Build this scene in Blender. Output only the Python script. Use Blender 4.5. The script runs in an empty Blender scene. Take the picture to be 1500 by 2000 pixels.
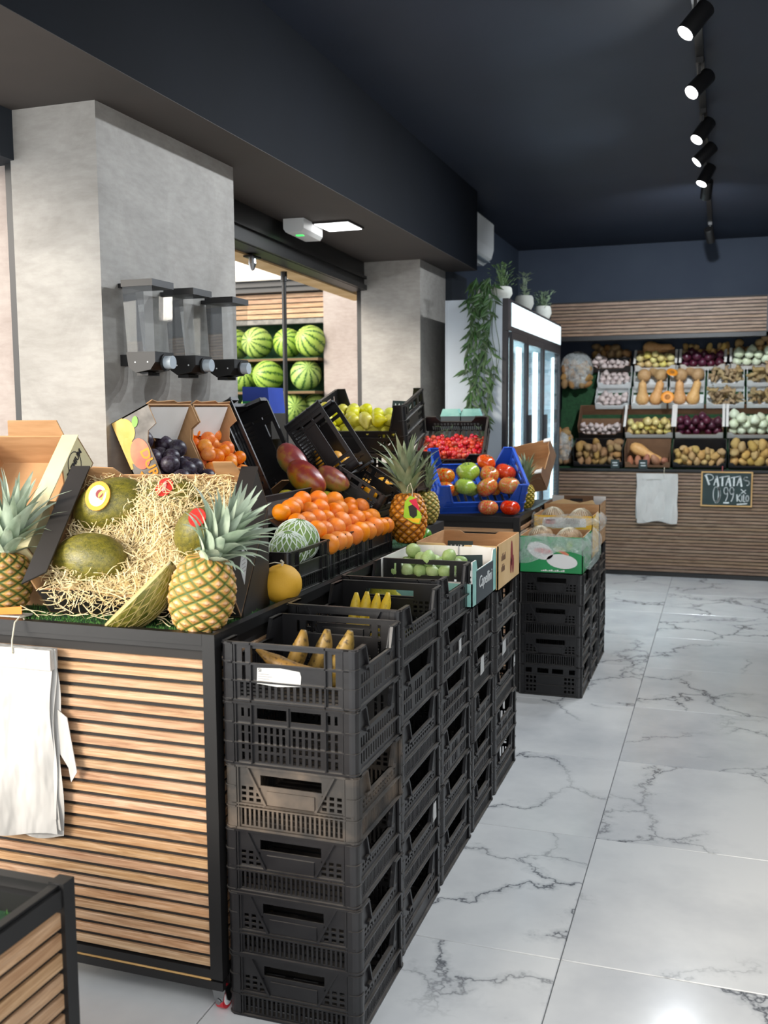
import bpy, math, random
import numpy as np
from mathutils import Vector, Matrix, Euler
random.seed(7)
S = bpy.context.scene
C = S.collection
# ------------------------------------------------------------------ camera
cam_d = bpy.data.cameras.new('camera'); cam = bpy.data.objects.new('camera', cam_d); C.objects.link(cam)
YAW, PITCH, ROLL, FPX, EYE = 0.328892, 0.1037025, -0.006708, 1926.46, 1.6
def cam_matrix():
    r = Vector((math.cos(YAW), math.sin(YAW), 0)); f = Vector((-math.sin(YAW), math.cos(YAW), 0)); u = Vector((0, 0, 1))
    f2 = f*math.cos(PITCH)-u*math.sin(PITCH); u2 = u*math.cos(PITCH)+f*math.sin(PITCH)
    r3 = r*math.cos(ROLL)+u2*math.sin(ROLL); u3 = u2*math.cos(ROLL)-r*math.sin(ROLL)
    m = Matrix((r3, u3, -f2)).transposed().to_4x4(); m.translation = (0, 0, EYE)
    return m
cam.matrix_world = cam_matrix()
cam_d.sensor_fit = 'VERTICAL'; cam_d.sensor_height = 36; cam_d.lens = FPX/2000*36
cam_d.clip_start = 0.02; cam_d.clip_end = 200
S.camera = cam
cam_d.dof.use_dof = True; cam_d.dof.focus_distance = 3.4; cam_d.dof.aperture_fstop = 4.0
# ------------------------------------------------------------------ world, sun, exposure
S.view_settings.view_transform = 'Standard'; S.view_settings.look = 'None'
S.view_settings.gamma = 1.0; S.view_settings.use_curve_mapping = False
S.view_settings.exposure = 0.0
W = bpy.data.worlds.new('street_sky'); S.world = W; W.use_nodes = True
bg = W.node_tree.nodes['Background']; bg.inputs[0].default_value = (0.94, 0.97, 1.0, 1); bg.inputs[1].default_value = 2.6
sun_d = bpy.data.lights.new('sun', 'SUN'); sun_d.energy = 4.7; sun_d.angle = math.radians(24); sun_d.color = (1.0, 0.91, 0.79)
sun = bpy.data.objects.new('sun', sun_d); C.objects.link(sun)
sun.rotation_euler = Vector((-0.62, -1.0, 0.42)).to_track_quat('Z', 'Y').to_euler()
sun.location = (-4, -6, 6)
# ------------------------------------------------------------------ helpers
def lin(h):
    if isinstance(h, str):
        h = h.lstrip('#'); v = [int(h[i:i+2], 16)/255 for i in (0, 2, 4)]
        return tuple((c/12.92 if c <= .04045 else ((c+.055)/1.055)**2.4) for c in v)+(1,)
    return tuple(h)+(1,) if len(h) == 3 else tuple(h)
MATS = {}
def nodes_of(name):
    m = bpy.data.materials.new(name); m.use_nodes = True; MATS[name] = m
    nt = m.node_tree; b = nt.nodes['Principled BSDF']
    return m, nt, b
def N(nt, t, **kw):
    n = nt.nodes.new(t)
    for k, v in kw.items():
        if hasattr(n, k): setattr(n, k, v)
        else: n.inputs[k].default_value = v
    return n
def ramp(nt, fac, stops, interp='LINEAR'):
    r = nt.nodes.new('ShaderNodeValToRGB'); r.color_ramp.interpolation = interp
    e = r.color_ramp.elements
    while len(e) < len(stops): e.new(0.5)
    for i, (p, c) in enumerate(stops): e[i].position = p; e[i].color = lin(c)
    nt.links.new(fac, r.inputs[0]); return r.outputs[0]
def coords(nt, scale=(1, 1, 1), kind='Object', rnd=0.0):
    tc = nt.nodes.new('ShaderNodeTexCoord'); mp = nt.nodes.new('ShaderNodeMapping'); mp.inputs['Scale'].default_value = scale
    src = nt.nodes.new('ShaderNodeNewGeometry').outputs['Position'] if kind == 'World' else tc.outputs[kind]
    if rnd:
        oi = nt.nodes.new('ShaderNodeObjectInfo'); mu = N(nt, 'ShaderNodeVectorMath', operation='SCALE')
        cb = nt.nodes.new('ShaderNodeCombineXYZ')
        for i in range(3): nt.links.new(oi.outputs['Random'], cb.inputs[i])
        nt.links.new(cb.outputs[0], mu.inputs[0]); mu.inputs['Scale'].default_value = rnd
        ad = N(nt, 'ShaderNodeVectorMath', operation='ADD'); nt.links.new(src, ad.inputs[0]); nt.links.new(mu.outputs[0], ad.inputs[1]); src = ad.outputs[0]
    nt.links.new(src, mp.inputs[0]); return mp.outputs[0]
def noise(nt, vec, scale, detail=3, rough=.5, dist=0):
    n = N(nt, 'ShaderNodeTexNoise'); n.inputs['Scale'].default_value = scale; n.inputs['Detail'].default_value = detail
    n.inputs['Roughness'].default_value = rough; n.inputs['Distortion'].default_value = dist
    nt.links.new(vec, n.inputs['Vector']); return n.outputs['Fac']
def bump(nt, b, h, strength=.2, dist=.01):
    bp = N(nt, 'ShaderNodeBump'); bp.inputs['Strength'].default_value = strength; bp.inputs['Distance'].default_value = dist
    nt.links.new(h, bp.inputs['Height']); nt.links.new(bp.outputs[0], b.inputs['Normal'])
def objvar(nt, col, hue=.01, sat=.1, val=.15):
    oi = nt.nodes.new('ShaderNodeObjectInfo'); hs = nt.nodes.new('ShaderNodeHueSaturation')
    for amt, base, sock, mul in ((hue, .5, 'Hue', 1), (sat, 1, 'Saturation', 7.31), (val, 1, 'Value', 3.77)):
        a = N(nt, 'ShaderNodeMath', operation='MULTIPLY'); nt.links.new(oi.outputs['Random'], a.inputs[0]); a.inputs[1].default_value = mul
        fr = N(nt, 'ShaderNodeMath', operation='FRACT'); nt.links.new(a.outputs[0], fr.inputs[0])
        mr = N(nt, 'ShaderNodeMapRange'); nt.links.new(fr.outputs[0], mr.inputs[0]); mr.inputs[3].default_value = base-amt; mr.inputs[4].default_value = base+amt
        nt.links.new(mr.outputs[0], hs.inputs[sock])
    nt.links.new(col, hs.inputs['Color']); return hs.outputs[0]
def pm(name, c1, c2=None, scale=5, rough=.5, bmp=0, bscale=60, metal=0, var=None, stretch=(1, 1, 1), lo=.35, hi=.65, spec=.5, coat=0, trans=0, alpha=1, sub=0, rnd=3.0, detail=4, bd=.004):
    m, nt, b = nodes_of(name)
    b.inputs['Roughness'].default_value = rough; b.inputs['Metallic'].default_value = metal
    b.inputs['Specular IOR Level'].default_value = spec; b.inputs['Coat Weight'].default_value = coat; b.inputs['Coat Roughness'].default_value = .1
    b.inputs['Transmission Weight'].default_value = trans; b.inputs['Alpha'].default_value = alpha
    if sub: b.inputs['Subsurface Weight'].default_value = sub; b.inputs['Subsurface Radius'].default_value = (.01, .006, .003)
    col = None
    if c2 is not None or bmp: vec = coords(nt, stretch, rnd=rnd)
    if c2 is not None: col = ramp(nt, noise(nt, vec, scale, detail), [(lo, c1), (hi, c2)])
    elif var:
        rgb = nt.nodes.new('ShaderNodeRGB'); rgb.outputs[0].default_value = lin(c1); col = rgb.outputs[0]
    if col is not None:
        if var: col = objvar(nt, col, *var)
        nt.links.new(col, b.inputs['Base Color'])
    else: b.inputs['Base Color'].default_value = lin(c1)
    if bmp: bump(nt, b, noise(nt, vec, bscale, 2), bmp, bd)
    return m
def emis(name, c, s):
    m, nt, b = nodes_of(name); b.inputs['Base Color'].default_value = lin(c); b.inputs['Emission Color'].default_value = lin(c); b.inputs['Emission Strength'].default_value = s; return m
# ---- geometry collector
class MB:
    def __init__(s): s.v = []; s.f = []; s.m = []; s.c = None
    def add(s, vs, fs, mi=0):
        o = len(s.v); s.v += [tuple(p) for p in vs]; s.f += [tuple(i+o for i in f) for f in fs]
        s.m += [mi]*len(fs) if isinstance(mi, int) else list(mi); return s
    def box(s, x0, x1, y0, y1, z0, z1, mi=0, M=None):
        v = [Vector((x, y, z)) for z in (z0, z1) for y in (y0, y1) for x in (x0, x1)]
        if M is not None: v = [M @ p for p in v]
        return s.add(v, [(0, 2, 3, 1), (4, 5, 7, 6), (0, 1, 5, 4), (2, 6, 7, 3), (0, 4, 6, 2), (1, 3, 7, 5)], mi)
    def bar(s, a, b, w, h=None, mi=0, up=(0, 0, 1)):
        a = Vector(a); b = Vector(b); d = b-a; L = d.length; d.normalize(); h = h or w
        up = Vector(up)
        if abs(d.dot(up)) > .98: up = Vector((0, 1, 0))
        x = d.cross(up).normalized(); y = x.cross(d)
        M = Matrix((x, d, y)).transposed().to_4x4(); M.translation = a
        return s.box(-w/2, w/2, 0, L, -h/2, h/2, mi, M)
    def prism(s, poly, O, U, V, Nn, t, m0=0, m1=None, ms=None):
        m1 = m0 if m1 is None else m1; ms = m1 if ms is None else ms
        O, U, V, Nn = map(Vector, (O, U, V, Nn)); n = len(poly)
        a = [O+U*p[0]+V*p[1] for p in poly]; b = [p+Nn*t for p in a]
        fl = U.cross(V).dot(Nn) > 0
        area = sum(poly[i][0]*poly[(i+1) % n][1]-poly[(i+1) % n][0]*poly[i][1] for i in range(n))
        if area < 0: fl = not fl
        f0 = tuple(range(n)); f1 = tuple(range(n, 2*n))
        fs = [f0[::-1] if fl else f0, f1 if fl else f1[::-1]]
        for i in range(n):
            j = (i+1) % n; q = (i, j, n+j, n+i); fs.append(q if fl else q[::-1])
        return s.add(a+b, fs, [m0, m1]+[ms]*n)
    def tube(s, path, rad, n=8, mi=0, caps=True, sx=1.0):
        P = [Vector(p) for p in path]; k = len(P); rad = rad if hasattr(rad, '__len__') else [rad]*k
        vs = []; up = Vector((0, 0, 1)); prev = None
        for i in range(k):
            d = (P[min(i+1, k-1)]-P[max(i-1, 0)]).normalized()
            if prev is None:
                ref = up if abs(d.dot(up)) < .9 else Vector((1, 0, 0)); x = d.cross(ref).normalized()
            else: x = (prev-d*prev.dot(d)).normalized()
            prev = x; y = d.cross(x)
            for j in range(n):
                a = 2*math.pi*j/n; vs.append(P[i]+(x*math.cos(a)*sx+y*math.sin(a))*rad[i])
        fs = [(i*n+j, i*n+(j+1) % n, (i+1)*n+(j+1) % n, (i+1)*n+j) for i in range(k-1) for j in range(n)]
        if caps: fs += [tuple(range(n))[::-1], tuple(range((k-1)*n, k*n))]
        return s.add(vs, fs, mi)
    def lathe(s, prof, n=16, mi=0, fn=None):
        vs = []; fs = []; rows = []
        for (r, z) in prof:
            if r < 1e-6: vs.append(Vector((0, 0, z))); rows.append([len(vs)-1])
            else:
                row = []
                for j in range(n):
                    a = 2*math.pi*j/n; q = r*(fn(a, r, z) if fn else 1); vs.append(Vector((q*math.cos(a), q*math.sin(a), z))); row.append(len(vs)-1)
                rows.append(row)
        for A, B in zip(rows, rows[1:]):
            for j in range(n):
                k = (j+1) % n
                if len(A) == 1 and len(B) == 1: continue
                if len(A) == 1: fs.append((A[0], B[k], B[j])[::-1] if False else (A[0], B[k], B[j]))
                elif len(B) == 1: fs.append((A[j], A[k], B[0]))
                else: fs.append((A[j], A[k], B[k], B[j]))
        return s.add(vs, fs, mi)
    def disc(s, c, nrm, r, t, n=20, mi=0, ry=None):
        nrm = Vector(nrm).normalized(); ref = Vector((0, 0, 1)) if abs(nrm.z) < .9 else Vector((1, 0, 0))
        U = ref.cross(nrm).normalized(); V = nrm.cross(U)
        return s.prism([(r*math.cos(2*math.pi*i/n), (ry or r)*math.sin(2*math.pi*i/n)) for i in range(n)], c, U, V, nrm, t, mi)
    def xform(s, M): s.v = [tuple(M @ Vector(p)) for p in s.v]; return s
    def mesh(s, name, mats, smooth=False, angle=None):
        me = bpy.data.meshes.new(name); me.from_pydata(s.v, [], s.f); me.update()
        for m in (mats if isinstance(mats, (list, tuple)) else [mats]): me.materials.append(MATS[m] if isinstance(m, str) else m)
        me.polygons.foreach_set('material_index', s.m)
        if smooth:
            me.polygons.foreach_set('use_smooth', [True]*len(s.f))
            if angle: me.set_sharp_from_angle(angle=math.radians(angle))
        return me
def link(name, data, parent=None, loc=None, rot=None, scale=None, M=None):
    o = bpy.data.objects.new(name, data); C.objects.link(o)
    if parent is not None: o.parent = parent
    if M is not None: o.matrix_basis = M
    if loc is not None: o.location = loc
    if rot is not None: o.rotation_euler = rot
    if scale is not None: o.scale = scale if hasattr(scale, '__len__') else (scale,)*3
    return o
def tag(o, label, cat, group=None):
    o['label'] = label; o['category'] = cat
    if group: o['group'] = group
    return o
def thing(name, label, cat, group=None, **k): return tag(link(name, None, **k), label, cat, group)
def part(name, mb, mats, parent, smooth=False, angle=None, label=None, **k):
    o = link(name, mb.mesh(name, mats, smooth, angle) if isinstance(mb, MB) else mb, parent, **k)
    if label: o['label'] = label
    return o
def single(name, mb, mats, label, cat, group=None, smooth=False, angle=None, **k):
    return tag(link(name, mb.mesh(name, mats, smooth, angle) if isinstance(mb, MB) else mb, **k), label, cat, group)
def struct(name, mb, mats, smooth=False, parent=None, **k):
    o = part(name, mb, mats, parent, smooth, **k)
    if parent is None: o['kind'] = 'structure'
    return o
def frame(O, U, V, Nn):
    m = Matrix((Vector(U), Vector(V), Vector(Nn))).transposed().to_4x4(); m.translation = Vector(O); return m
def TR(loc, rot=(0, 0, 0)): return Matrix.Translation(loc) @ Euler(rot).to_matrix().to_4x4()
def text_mesh(body, size, mat, extrude=.0006, shear=0, bold=0, align='CENTER'):
    cu = bpy.data.curves.new('lettering', 'FONT'); cu.body = body; cu.size = size; cu.extrude = extrude; cu.shear = shear; cu.offset = bold
    cu.align_x = align; cu.align_y = 'CENTER'; cu.resolution_u = 3
    ob = bpy.data.objects.new('lettering', cu); me = bpy.data.meshes.new_from_object(ob); bpy.data.objects.remove(ob); bpy.data.curves.remove(cu)
    me.name = 'lettering'; me.materials.clear(); me.materials.append(MATS[mat]); return me
def lettering(parent, body, size, mat, O, U, V, **k):
    U = Vector(U).normalized(); V = Vector(V).normalized()
    return link('lettering', text_mesh(body, size, mat, **k), parent, M=frame(O, U, V, U.cross(V)))
# ------------------------------------------------------------------ materials
def wood(name, c1, c2, c3, axis):
    m, nt, b = nodes_of(name)
    sc = [1, 1, 1]
    sc = {'x': (1.6, 22, 22), 'y': (22, 1.6, 22)}[axis]
    v = coords(nt, sc, rnd=9.0)
    a = noise(nt, v, 3.2, 5, .6, 1.2)
    col = ramp(nt, a, [(.3, c1), (.5, c2), (.72, c3)])
    v2 = coords(nt, {'x': (3, 160, 160), 'y': (160, 3, 160)}[axis], rnd=5.0)
    g = noise(nt, v2, 2.0, 3)
    mx = N(nt, 'ShaderNodeMix', data_type='RGBA', blend_type='MULTIPLY'); mx.inputs[0].default_value = .55
    nt.links.new(col, mx.inputs[6]); nt.links.new(ramp(nt, g, [(.35, (.52, .45, .4)), (.6, (1, 1, 1))]), mx.inputs[7])
    nt.links.new(objvar(nt, mx.outputs[2], .006, .06, .1), b.inputs['Base Color'])
    b.inputs['Roughness'].default_value = .55; bump(nt, b, g, .15, .002)
wood('oak_x', '#9c7250', '#b8916c', '#ccaa8a', 'x'); wood('oak_y', '#9c7250', '#b8916c', '#ccaa8a', 'y')
wood('walnut_x', '#6b5440', '#8a705a', '#a08871', 'x')
def marble():
    m, nt, b = nodes_of('marble')
    v = coords(nt, (1, 1, 1), rnd=31.0)
    # warped thin veins
    w = N(nt, 'ShaderNodeTexNoise'); w.inputs['Scale'].default_value = 1.9; w.inputs['Detail'].default_value = 6; w.inputs['Roughness'].default_value = .62; nt.links.new(v, w.inputs['Vector'])
    sc = N(nt, 'ShaderNodeVectorMath', operation='SCALE'); nt.links.new(w.outputs['Color'], sc.inputs[0]); sc.inputs['Scale'].default_value = .8
    ad = N(nt, 'ShaderNodeVectorMath', operation='ADD'); nt.links.new(v, ad.inputs[0]); nt.links.new(sc.outputs[0], ad.inputs[1])
    vo = N(nt, 'ShaderNodeTexVoronoi', feature='DISTANCE_TO_EDGE'); vo.inputs['Scale'].default_value = 1.55; nt.links.new(ad.outputs[0], vo.inputs['Vector'])
    vein = ramp(nt, vo.outputs['Distance'], [(0, (.16, .17, .19)), (.006, (.42, .43, .45)), (.018, (.82, .83, .84)), (.06, (1, 1, 1))])
    mask = ramp(nt, noise(nt, v, 1.1, 3), [(.42, (0, 0, 0)), (.58, (1, 1, 1))])
    mx = N(nt, 'ShaderNodeMix', data_type='RGBA'); nt.links.new(mask, mx.inputs[0]); mx.inputs[6].default_value = (1, 1, 1, 1); nt.links.new(vein, mx.inputs[7])
    cloud = ramp(nt, noise(nt, v, 1.6, 5, .6), [(.3, '#bdbebf'), (.6, '#d7d7d5')])
    fin = N(nt, 'ShaderNodeMix', data_type='RGBA', blend_type='MULTIPLY'); fin.inputs[0].default_value = 1; nt.links.new(cloud, fin.inputs[6]); nt.links.new(mx.outputs[2], fin.inputs[7])
    nt.links.new(fin.outputs[2], b.inputs['Base Color']); b.inputs['Roughness'].default_value = .17; b.inputs['Specular IOR Level'].default_value = .5
marble()
def plaster(name, c1, c2, c3, rough=.8, sc=1.0, lo=.3, hi=.72, spec=.3):
    m, nt, b = nodes_of(name); v = coords(nt, (2.2*sc, 2.2*sc, 3.0*sc), 'World')
    a = noise(nt, v, 1.5, 8, .68, .5); f = noise(nt, coords(nt, (9, 9, 30), 'World'), 2.0, 4)
    col = ramp(nt, a, [(lo, c1), (.5, c2), (hi, c3)])
    mx = N(nt, 'ShaderNodeMix', data_type='RGBA', blend_type='MULTIPLY'); mx.inputs[0].default_value = .35
    nt.links.new(col, mx.inputs[6]); nt.links.new(ramp(nt, f, [(.35, (.72, .7, .68)), (.62, (1, 1, 1))]), mx.inputs[7])
    nt.links.new(mx.outputs[2], b.inputs['Base Color']); b.inputs['Roughness'].default_value = rough; b.inputs['Specular IOR Level'].default_value = spec
    bump(nt, b, a, .25, .01)
plaster('cement', '#918d87', '#9f9b95', '#ada9a2', .6)
plaster('cream_render', '#cfc5bb', '#ddd5cc', '#e8e2da', .85)
plaster('pink_render', '#968a83', '#a39790', '#aea49d', .85)
pm('navy_paint', '#262d3a', '#2a313f', 2, .6, spec=.35); pm('navy_shaded', '#0d1117', '#10141b', 2, .75, spec=.12)  # beam coat is the ceiling navy again, with shade put into its colour
pm('navy_wall', '#333c4b', '#38414f', 2, .7, spec=.3)
pm('soffit_paint', '#46413e', '#4c4643', 2, .7, spec=.3)
pm('dark_recess', '#20262e', rough=.8)
pm('grout', '#8f9092', rough=.8)
pm('black_metal', '#100f0f', '#151414', 8, .45)
pm('dark_panel', '#191614', rough=.7)
pm('steel', '#9a9c9d', rough=.3, metal=1)
pm('white_plastic', '#dfe1e0', rough=.45)
pm('grey_plastic', '#a9b3ba', rough=.4)
pm('red_rubber', '#c0202c', rough=.45)
pm('crate_black', '#151416', '#1d1c1d', 14, .34, bmp=.1, bscale=40, var=(.0, .0, .14))
def dust(name, amount, c):
    m = MATS[name]; nt = m.node_tree; b = nt.nodes['Principled BSDF']; src = b.inputs['Base Color'].links[0].from_socket
    ge = nt.nodes.new('ShaderNodeNewGeometry'); sp = nt.nodes.new('ShaderNodeSeparateXYZ'); nt.links.new(ge.outputs['True Normal'], sp.inputs[0])
    mr = N(nt, 'ShaderNodeMapRange'); nt.links.new(sp.outputs[2], mr.inputs[0]); mr.inputs[1].default_value = .5; mr.inputs[2].default_value = .95; mr.inputs[4].default_value = amount
    nz = noise(nt, coords(nt, (1, 1, 1), 'World'), 18, 3); mu = N(nt, 'ShaderNodeMath', operation='MULTIPLY'); nt.links.new(mr.outputs[0], mu.inputs[0]); nt.links.new(nz, mu.inputs[1])
    mx = N(nt, 'ShaderNodeMix', data_type='RGBA'); nt.links.new(mu.outputs[0], mx.inputs[0]); nt.links.new(src, mx.inputs[6]); mx.inputs[7].default_value = lin(c); nt.links.new(mx.outputs[2], b.inputs['Base Color'])
dust('crate_black', .8, '#7d756c')
pm('net_tan', '#9c8a52', rough=.7)
pm('crate_dusty', '#2b2825', '#5f5245', 9, .6, bmp=.15, bscale=50, lo=.42, hi=.72)
pm('crate_blue', '#2450b4', '#2c5cc6', 6, .38, bmp=.06)
pm('crate_brown', '#2a211b', '#33281f', 9, .5)
pm('kraft', '#b0855a', '#c1966a', 7, .8, bmp=.1, bscale=120, stretch=(1, 1, 6))
pm('kraft_pale', '#c9a36e', '#d8b684', 6, .75)
pm('kraft_dark', '#6a4c36', '#7a5a40', 7, .8)
pm('card_black', '#211d1b', '#2a2522', 5, .55)
pm('card_grey', '#66625d', '#85807a', 20, .6)
pm('card_white', '#d8d4cd', '#e2ded8', 5, .6)
pm('card_cream', '#d9cb9a', '#e4d8ad', 5, .6)
pm('card_teal', '#7fb5ab', '#9ccabf', 18, .6)
pm('card_slate', '#3b4347', '#454d51', 6, .5)
pm('card_green', '#1f8a4c', '#279757', 5, .45)
pm('card_yellow', '#edb51c', '#f2c132', 5, .45)
pm('card_blue', '#24409c', '#2d4bb0', 5, .4)
pm('card_orange', '#dd7a1c', '#e68a2c', 5, .5)
pm('print_yellow', '#d8ab48', '#dfbe6c', 14, .5)
pm('print_red', '#d9645a', '#e59a6a', 9, .5)
pm('print_orange', '#ee9c1e', rough=.5)
pm('print_blue', '#4aa0c8', rough=.5)
pm('print_green', '#7fae4a', '#a4c46a', 9, .5)
pm('print_white', '#eceae6', rough=.5)
pm('print_pink', '#d88a8a', '#e7b0aa', 9, .5)
pm('print_maroon', '#8a2f34', rough=.5)
pm('ink', '#1c1a18', rough=.6)
pm('ink_grey', '#77736d', rough=.6)
pm('sticker_white', '#c9c9c6', '#bdbdba', 30, .5)
pm('sticker_red', '#c8302a', '#d3423a', 12, .4)
pm('sticker_pink', '#d0304c', rough=.35); pm('sticker_lime', '#9cc93a', rough=.35)
pm('chalkboard', '#22302f', '#2a3a38', 6, .75)
pm('chalk', '#d9dcda', '#b9bdbb', 90, .9)
pm('frame_wood', '#b98f55', '#c8a067', 8, .6)
pm('bag_white', '#b4b1ac', '#c0bdb8', 6, .45, bmp=.7, bscale=16, bd=.03, stretch=(1, 1, .4))
pm('net_white', '#dfe8dc', rough=.6)
pm('string', '#cfc6ae', rough=.8)
pm('turf', '#3a6e2a', '#5a8f3e', 40, .8)
pm('turf_dark', '#173a20', '#1f4a28', 30, .9)
pm('straw', '#e2c88e', '#f4e4ba', 60, .6, var=(.006, .12, .18))
pm('orange_skin', '#ee7d12', '#f48c1c', 9, .38, bmp=.22, bscale=260, bd=.002, var=(.008, .04, .08))
pm('peach_orange', '#f3a11c', '#f0b03c', 5, .5, var=(.008, .06, .08))
pm('plum_skin', '#2a1a26', '#514a5c', 5, .42, var=(.03, .2, .2), lo=.4, hi=.75)
pm('apricot_skin', '#f2962a', '#d85a30', 14, .45, lo=.46, hi=.64, var=(.012, .05, .06))
pm('cherry_red', '#c02318', '#d23a22', 30, .22, var=(.012, .05, .2), coat=.3)
pm('tomato_mix', '#d2512c', '#a8ad4a', 9, .22, lo=.47, hi=.62, coat=.4, var=(.012, .08, .06))
pm('tomato_red', '#cf3d20', '#d9682f', 8, .22, lo=.45, hi=.7, coat=.4, var=(.008, .05, .06))
pm('tomato_green', '#8fab3c', '#a9bb55', 8, .25, lo=.4, hi=.7, coat=.3, var=(.008, .05, .06))
pm('pear_skin', '#c4bd2c', '#d6cc46', 16, .42, var=(.012, .08, .08), bmp=.03, bscale=200)
pm('lime_skin', '#3f7d24', '#67a334', 10, .35, var=(.01, .05, .1))
pm('fig_green', '#8fa862', '#a9bd80', 14, .5, var=(.01, .08, .1))
pm('mango_yellow', '#c5b52c', '#8f9a34', 22, .4, lo=.45, hi=.6)
pm('galia_skin', '#e8a81e', '#f0bc40', 50, .55, bmp=.3, bscale=140)
pm('leaf_green', '#3f5f34', '#5f7f4c', 9, .5, var=(.01, .1, .15))
pm('leaf_dark', '#24401c', '#365426', 9, .5, var=(.012, .12, .25))
pm('leaf_sage', '#72856a', '#8fa083', 9, .6, var=(.01, .1, .15))
pm('crown_leaf', '#93a48b', '#bccab2', 7, .55, stretch=(8, 8, 2), var=(.01, .1, .12))
pm('crown_leaf_dry', '#6f7f5c', '#96a07c', 7, .6, stretch=(8, 8, 2), var=(.012, .12, .15))
pm('stem_brown', '#6a5436', rough=.8)
pm('banana_skin', '#96722a', '#4f3a1e', 22, .5, lo=.52, hi=.7, var=(.01, .08, .1))
pm('banana_yellow', '#d9b52c', '#a8862c', 16, .5, lo=.55, hi=.75)
pm('potato_skin', '#a8844c', '#c29e63', 14, .75, bmp=.15, bscale=60, var=(.012, .1, .14))
pm('potato_brown', '#86643c', '#a17d4e', 14, .75, bmp=.15, bscale=60, var=(.012, .1, .14))
pm('sweet_potato', '#9c5f45', '#b27a5c', 12, .7, var=(.01, .08, .1))
pm('onion_yellow', '#c8a858', '#dcd08a', 8, .38, stretch=(5, 5, 1), var=(.02, .12, .1))
pm('onion_red', '#3e1526', '#5c2238', 8, .35, stretch=(5, 5, 1), var=(.012, .1, .2))
pm('onion_white', '#dfe2cf', '#c5d0a5', 6, .4, var=(.01, .1, .06))
pm('garlic_skin', '#d9cfc6', '#b9a0a0', 16, .6, stretch=(4, 4, 1), var=(.01, .1, .08))
pm('butternut_skin', '#cf9a5c', '#dbab70', 6, .55, var=(.008, .06, .06))
pm('butternut_pale', '#b08a5c', '#bd9a6c', 6, .6, var=(.008, .06, .06))
pm('pumpkin_flesh', '#e58a1c', '#ee9c34', 10, .5)
pm('pumpkin_seed', '#8a4a18', '#b8762c', 30, .7)
pm('ginger_skin', '#b39a70', '#8f7650', 20, .75, var=(.01, .1, .12))
pm('pot_grey', '#a9aaa3', '#b9bab2', 12, .8)
pm('melon_flesh', '#d9cf9a', '#c8b878', 7, .4)
pm('papaya_net', '#7d6144', '#a08462', 40, .7)
emis('lamp_white', '#ffffff', 14); emis('panel_white', '#ffffff', 5); emis('led_strip', '#dff8ff', 9); emis('led_green', '#36e05a', 2.0); emis('sign_white', '#e6f6fa', .8)
pm('fridge_inner', '#e2eef1', rough=.5)
pm('fridge_white', '#aeb7bf', rough=.45)
pm('fridge_black', '#2a282b', rough=.4)
def glass(name, tint, rough=.02, mixw=.8):
    m, nt, b = nodes_of(name); out = nt.nodes['Material Output']
    tr = N(nt, 'ShaderNodeBsdfTransparent'); tr.inputs[0].default_value = lin(tint); gl = N(nt, 'ShaderNodeBsdfGlossy'); gl.inputs['Roughness'].default_value = rough
    fr = N(nt, 'ShaderNodeFresnel'); fr.inputs[0].default_value = 1.45
    ml = N(nt, 'ShaderNodeMath', operation='MULTIPLY_ADD'); nt.links.new(fr.outputs[0], ml.inputs[0]); ml.inputs[1].default_value = mixw; ml.inputs[2].default_value = .015
    mx = N(nt, 'ShaderNodeMixShader'); nt.links.new(ml.outputs[0], mx.inputs[0]); nt.links.new(tr.outputs[0], mx.inputs[1]); nt.links.new(gl.outputs[0], mx.inputs[2])
    nt.links.new(mx.outputs[0], out.inputs[0]); nt.nodes.remove(b)
glass('clear_acrylic', (.90, .91, .91)); glass('door_glass', (.93, .97, .98), mixw=.5)
def film(name, col, dens):
    m, nt, b = nodes_of(name); b.inputs['Base Color'].default_value = lin(col); b.inputs['Roughness'].default_value = .22; b.inputs['Alpha'].default_value = dens
    v = coords(nt, (1, 1, 1)); bump(nt, b, noise(nt, v, 22, 4, .6, .8), .8, .02)
    al = ramp(nt, noise(nt, v, 16, 4, .6, 1.0), [(.3, (dens*.45,)*3), (.62, (dens,)*3), (.78, (min(1, dens*2.4),)*3)])
    nt.links.new(al, b.inputs['Alpha'])
film('plastic_film', '#e8eeec', .42); film('net_bag', '#cdbb98', .35)
def watermelon():
    m, nt, b = nodes_of('watermelon_skin'); v = coords(nt, (1, 1, 1), rnd=4)
    tc = nt.nodes.new('ShaderNodeTexCoord'); sp = nt.nodes.new('ShaderNodeSeparateXYZ'); nt.links.new(tc.outputs['Object'], sp.inputs[0])
    at = N(nt, 'ShaderNodeMath', operation='ARCTAN2'); nt.links.new(sp.outputs[1], at.inputs[0]); nt.links.new(sp.outputs[0], at.inputs[1])
    n1 = noise(nt, v, 14, 4, .6); 
    ma = N(nt, 'ShaderNodeMath', operation='MULTIPLY_ADD'); nt.links.new(n1, ma.inputs[0]); ma.inputs[1].default_value = .62; nt.links.new(at.outputs[0], ma.inputs[2])
    mu = N(nt, 'ShaderNodeMath', operation='MULTIPLY'); nt.links.new(ma.outputs[0], mu.inputs[0]); mu.inputs[1].default_value = 11
    si = N(nt, 'ShaderNodeMath', operation='SINE'); nt.links.new(mu.outputs[0], si.inputs[0])
    st = ramp(nt, si.outputs[0], [(.3, '#a6bf5a'), (.56, '#8fb048'), (.74, '#42702c'), (.92, '#264d1e')])
    nt.links.new(objvar(nt, st, .008, .08, .1), b.inputs['Base Color']); b.inputs['Roughness'].default_value = .4
watermelon()
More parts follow.
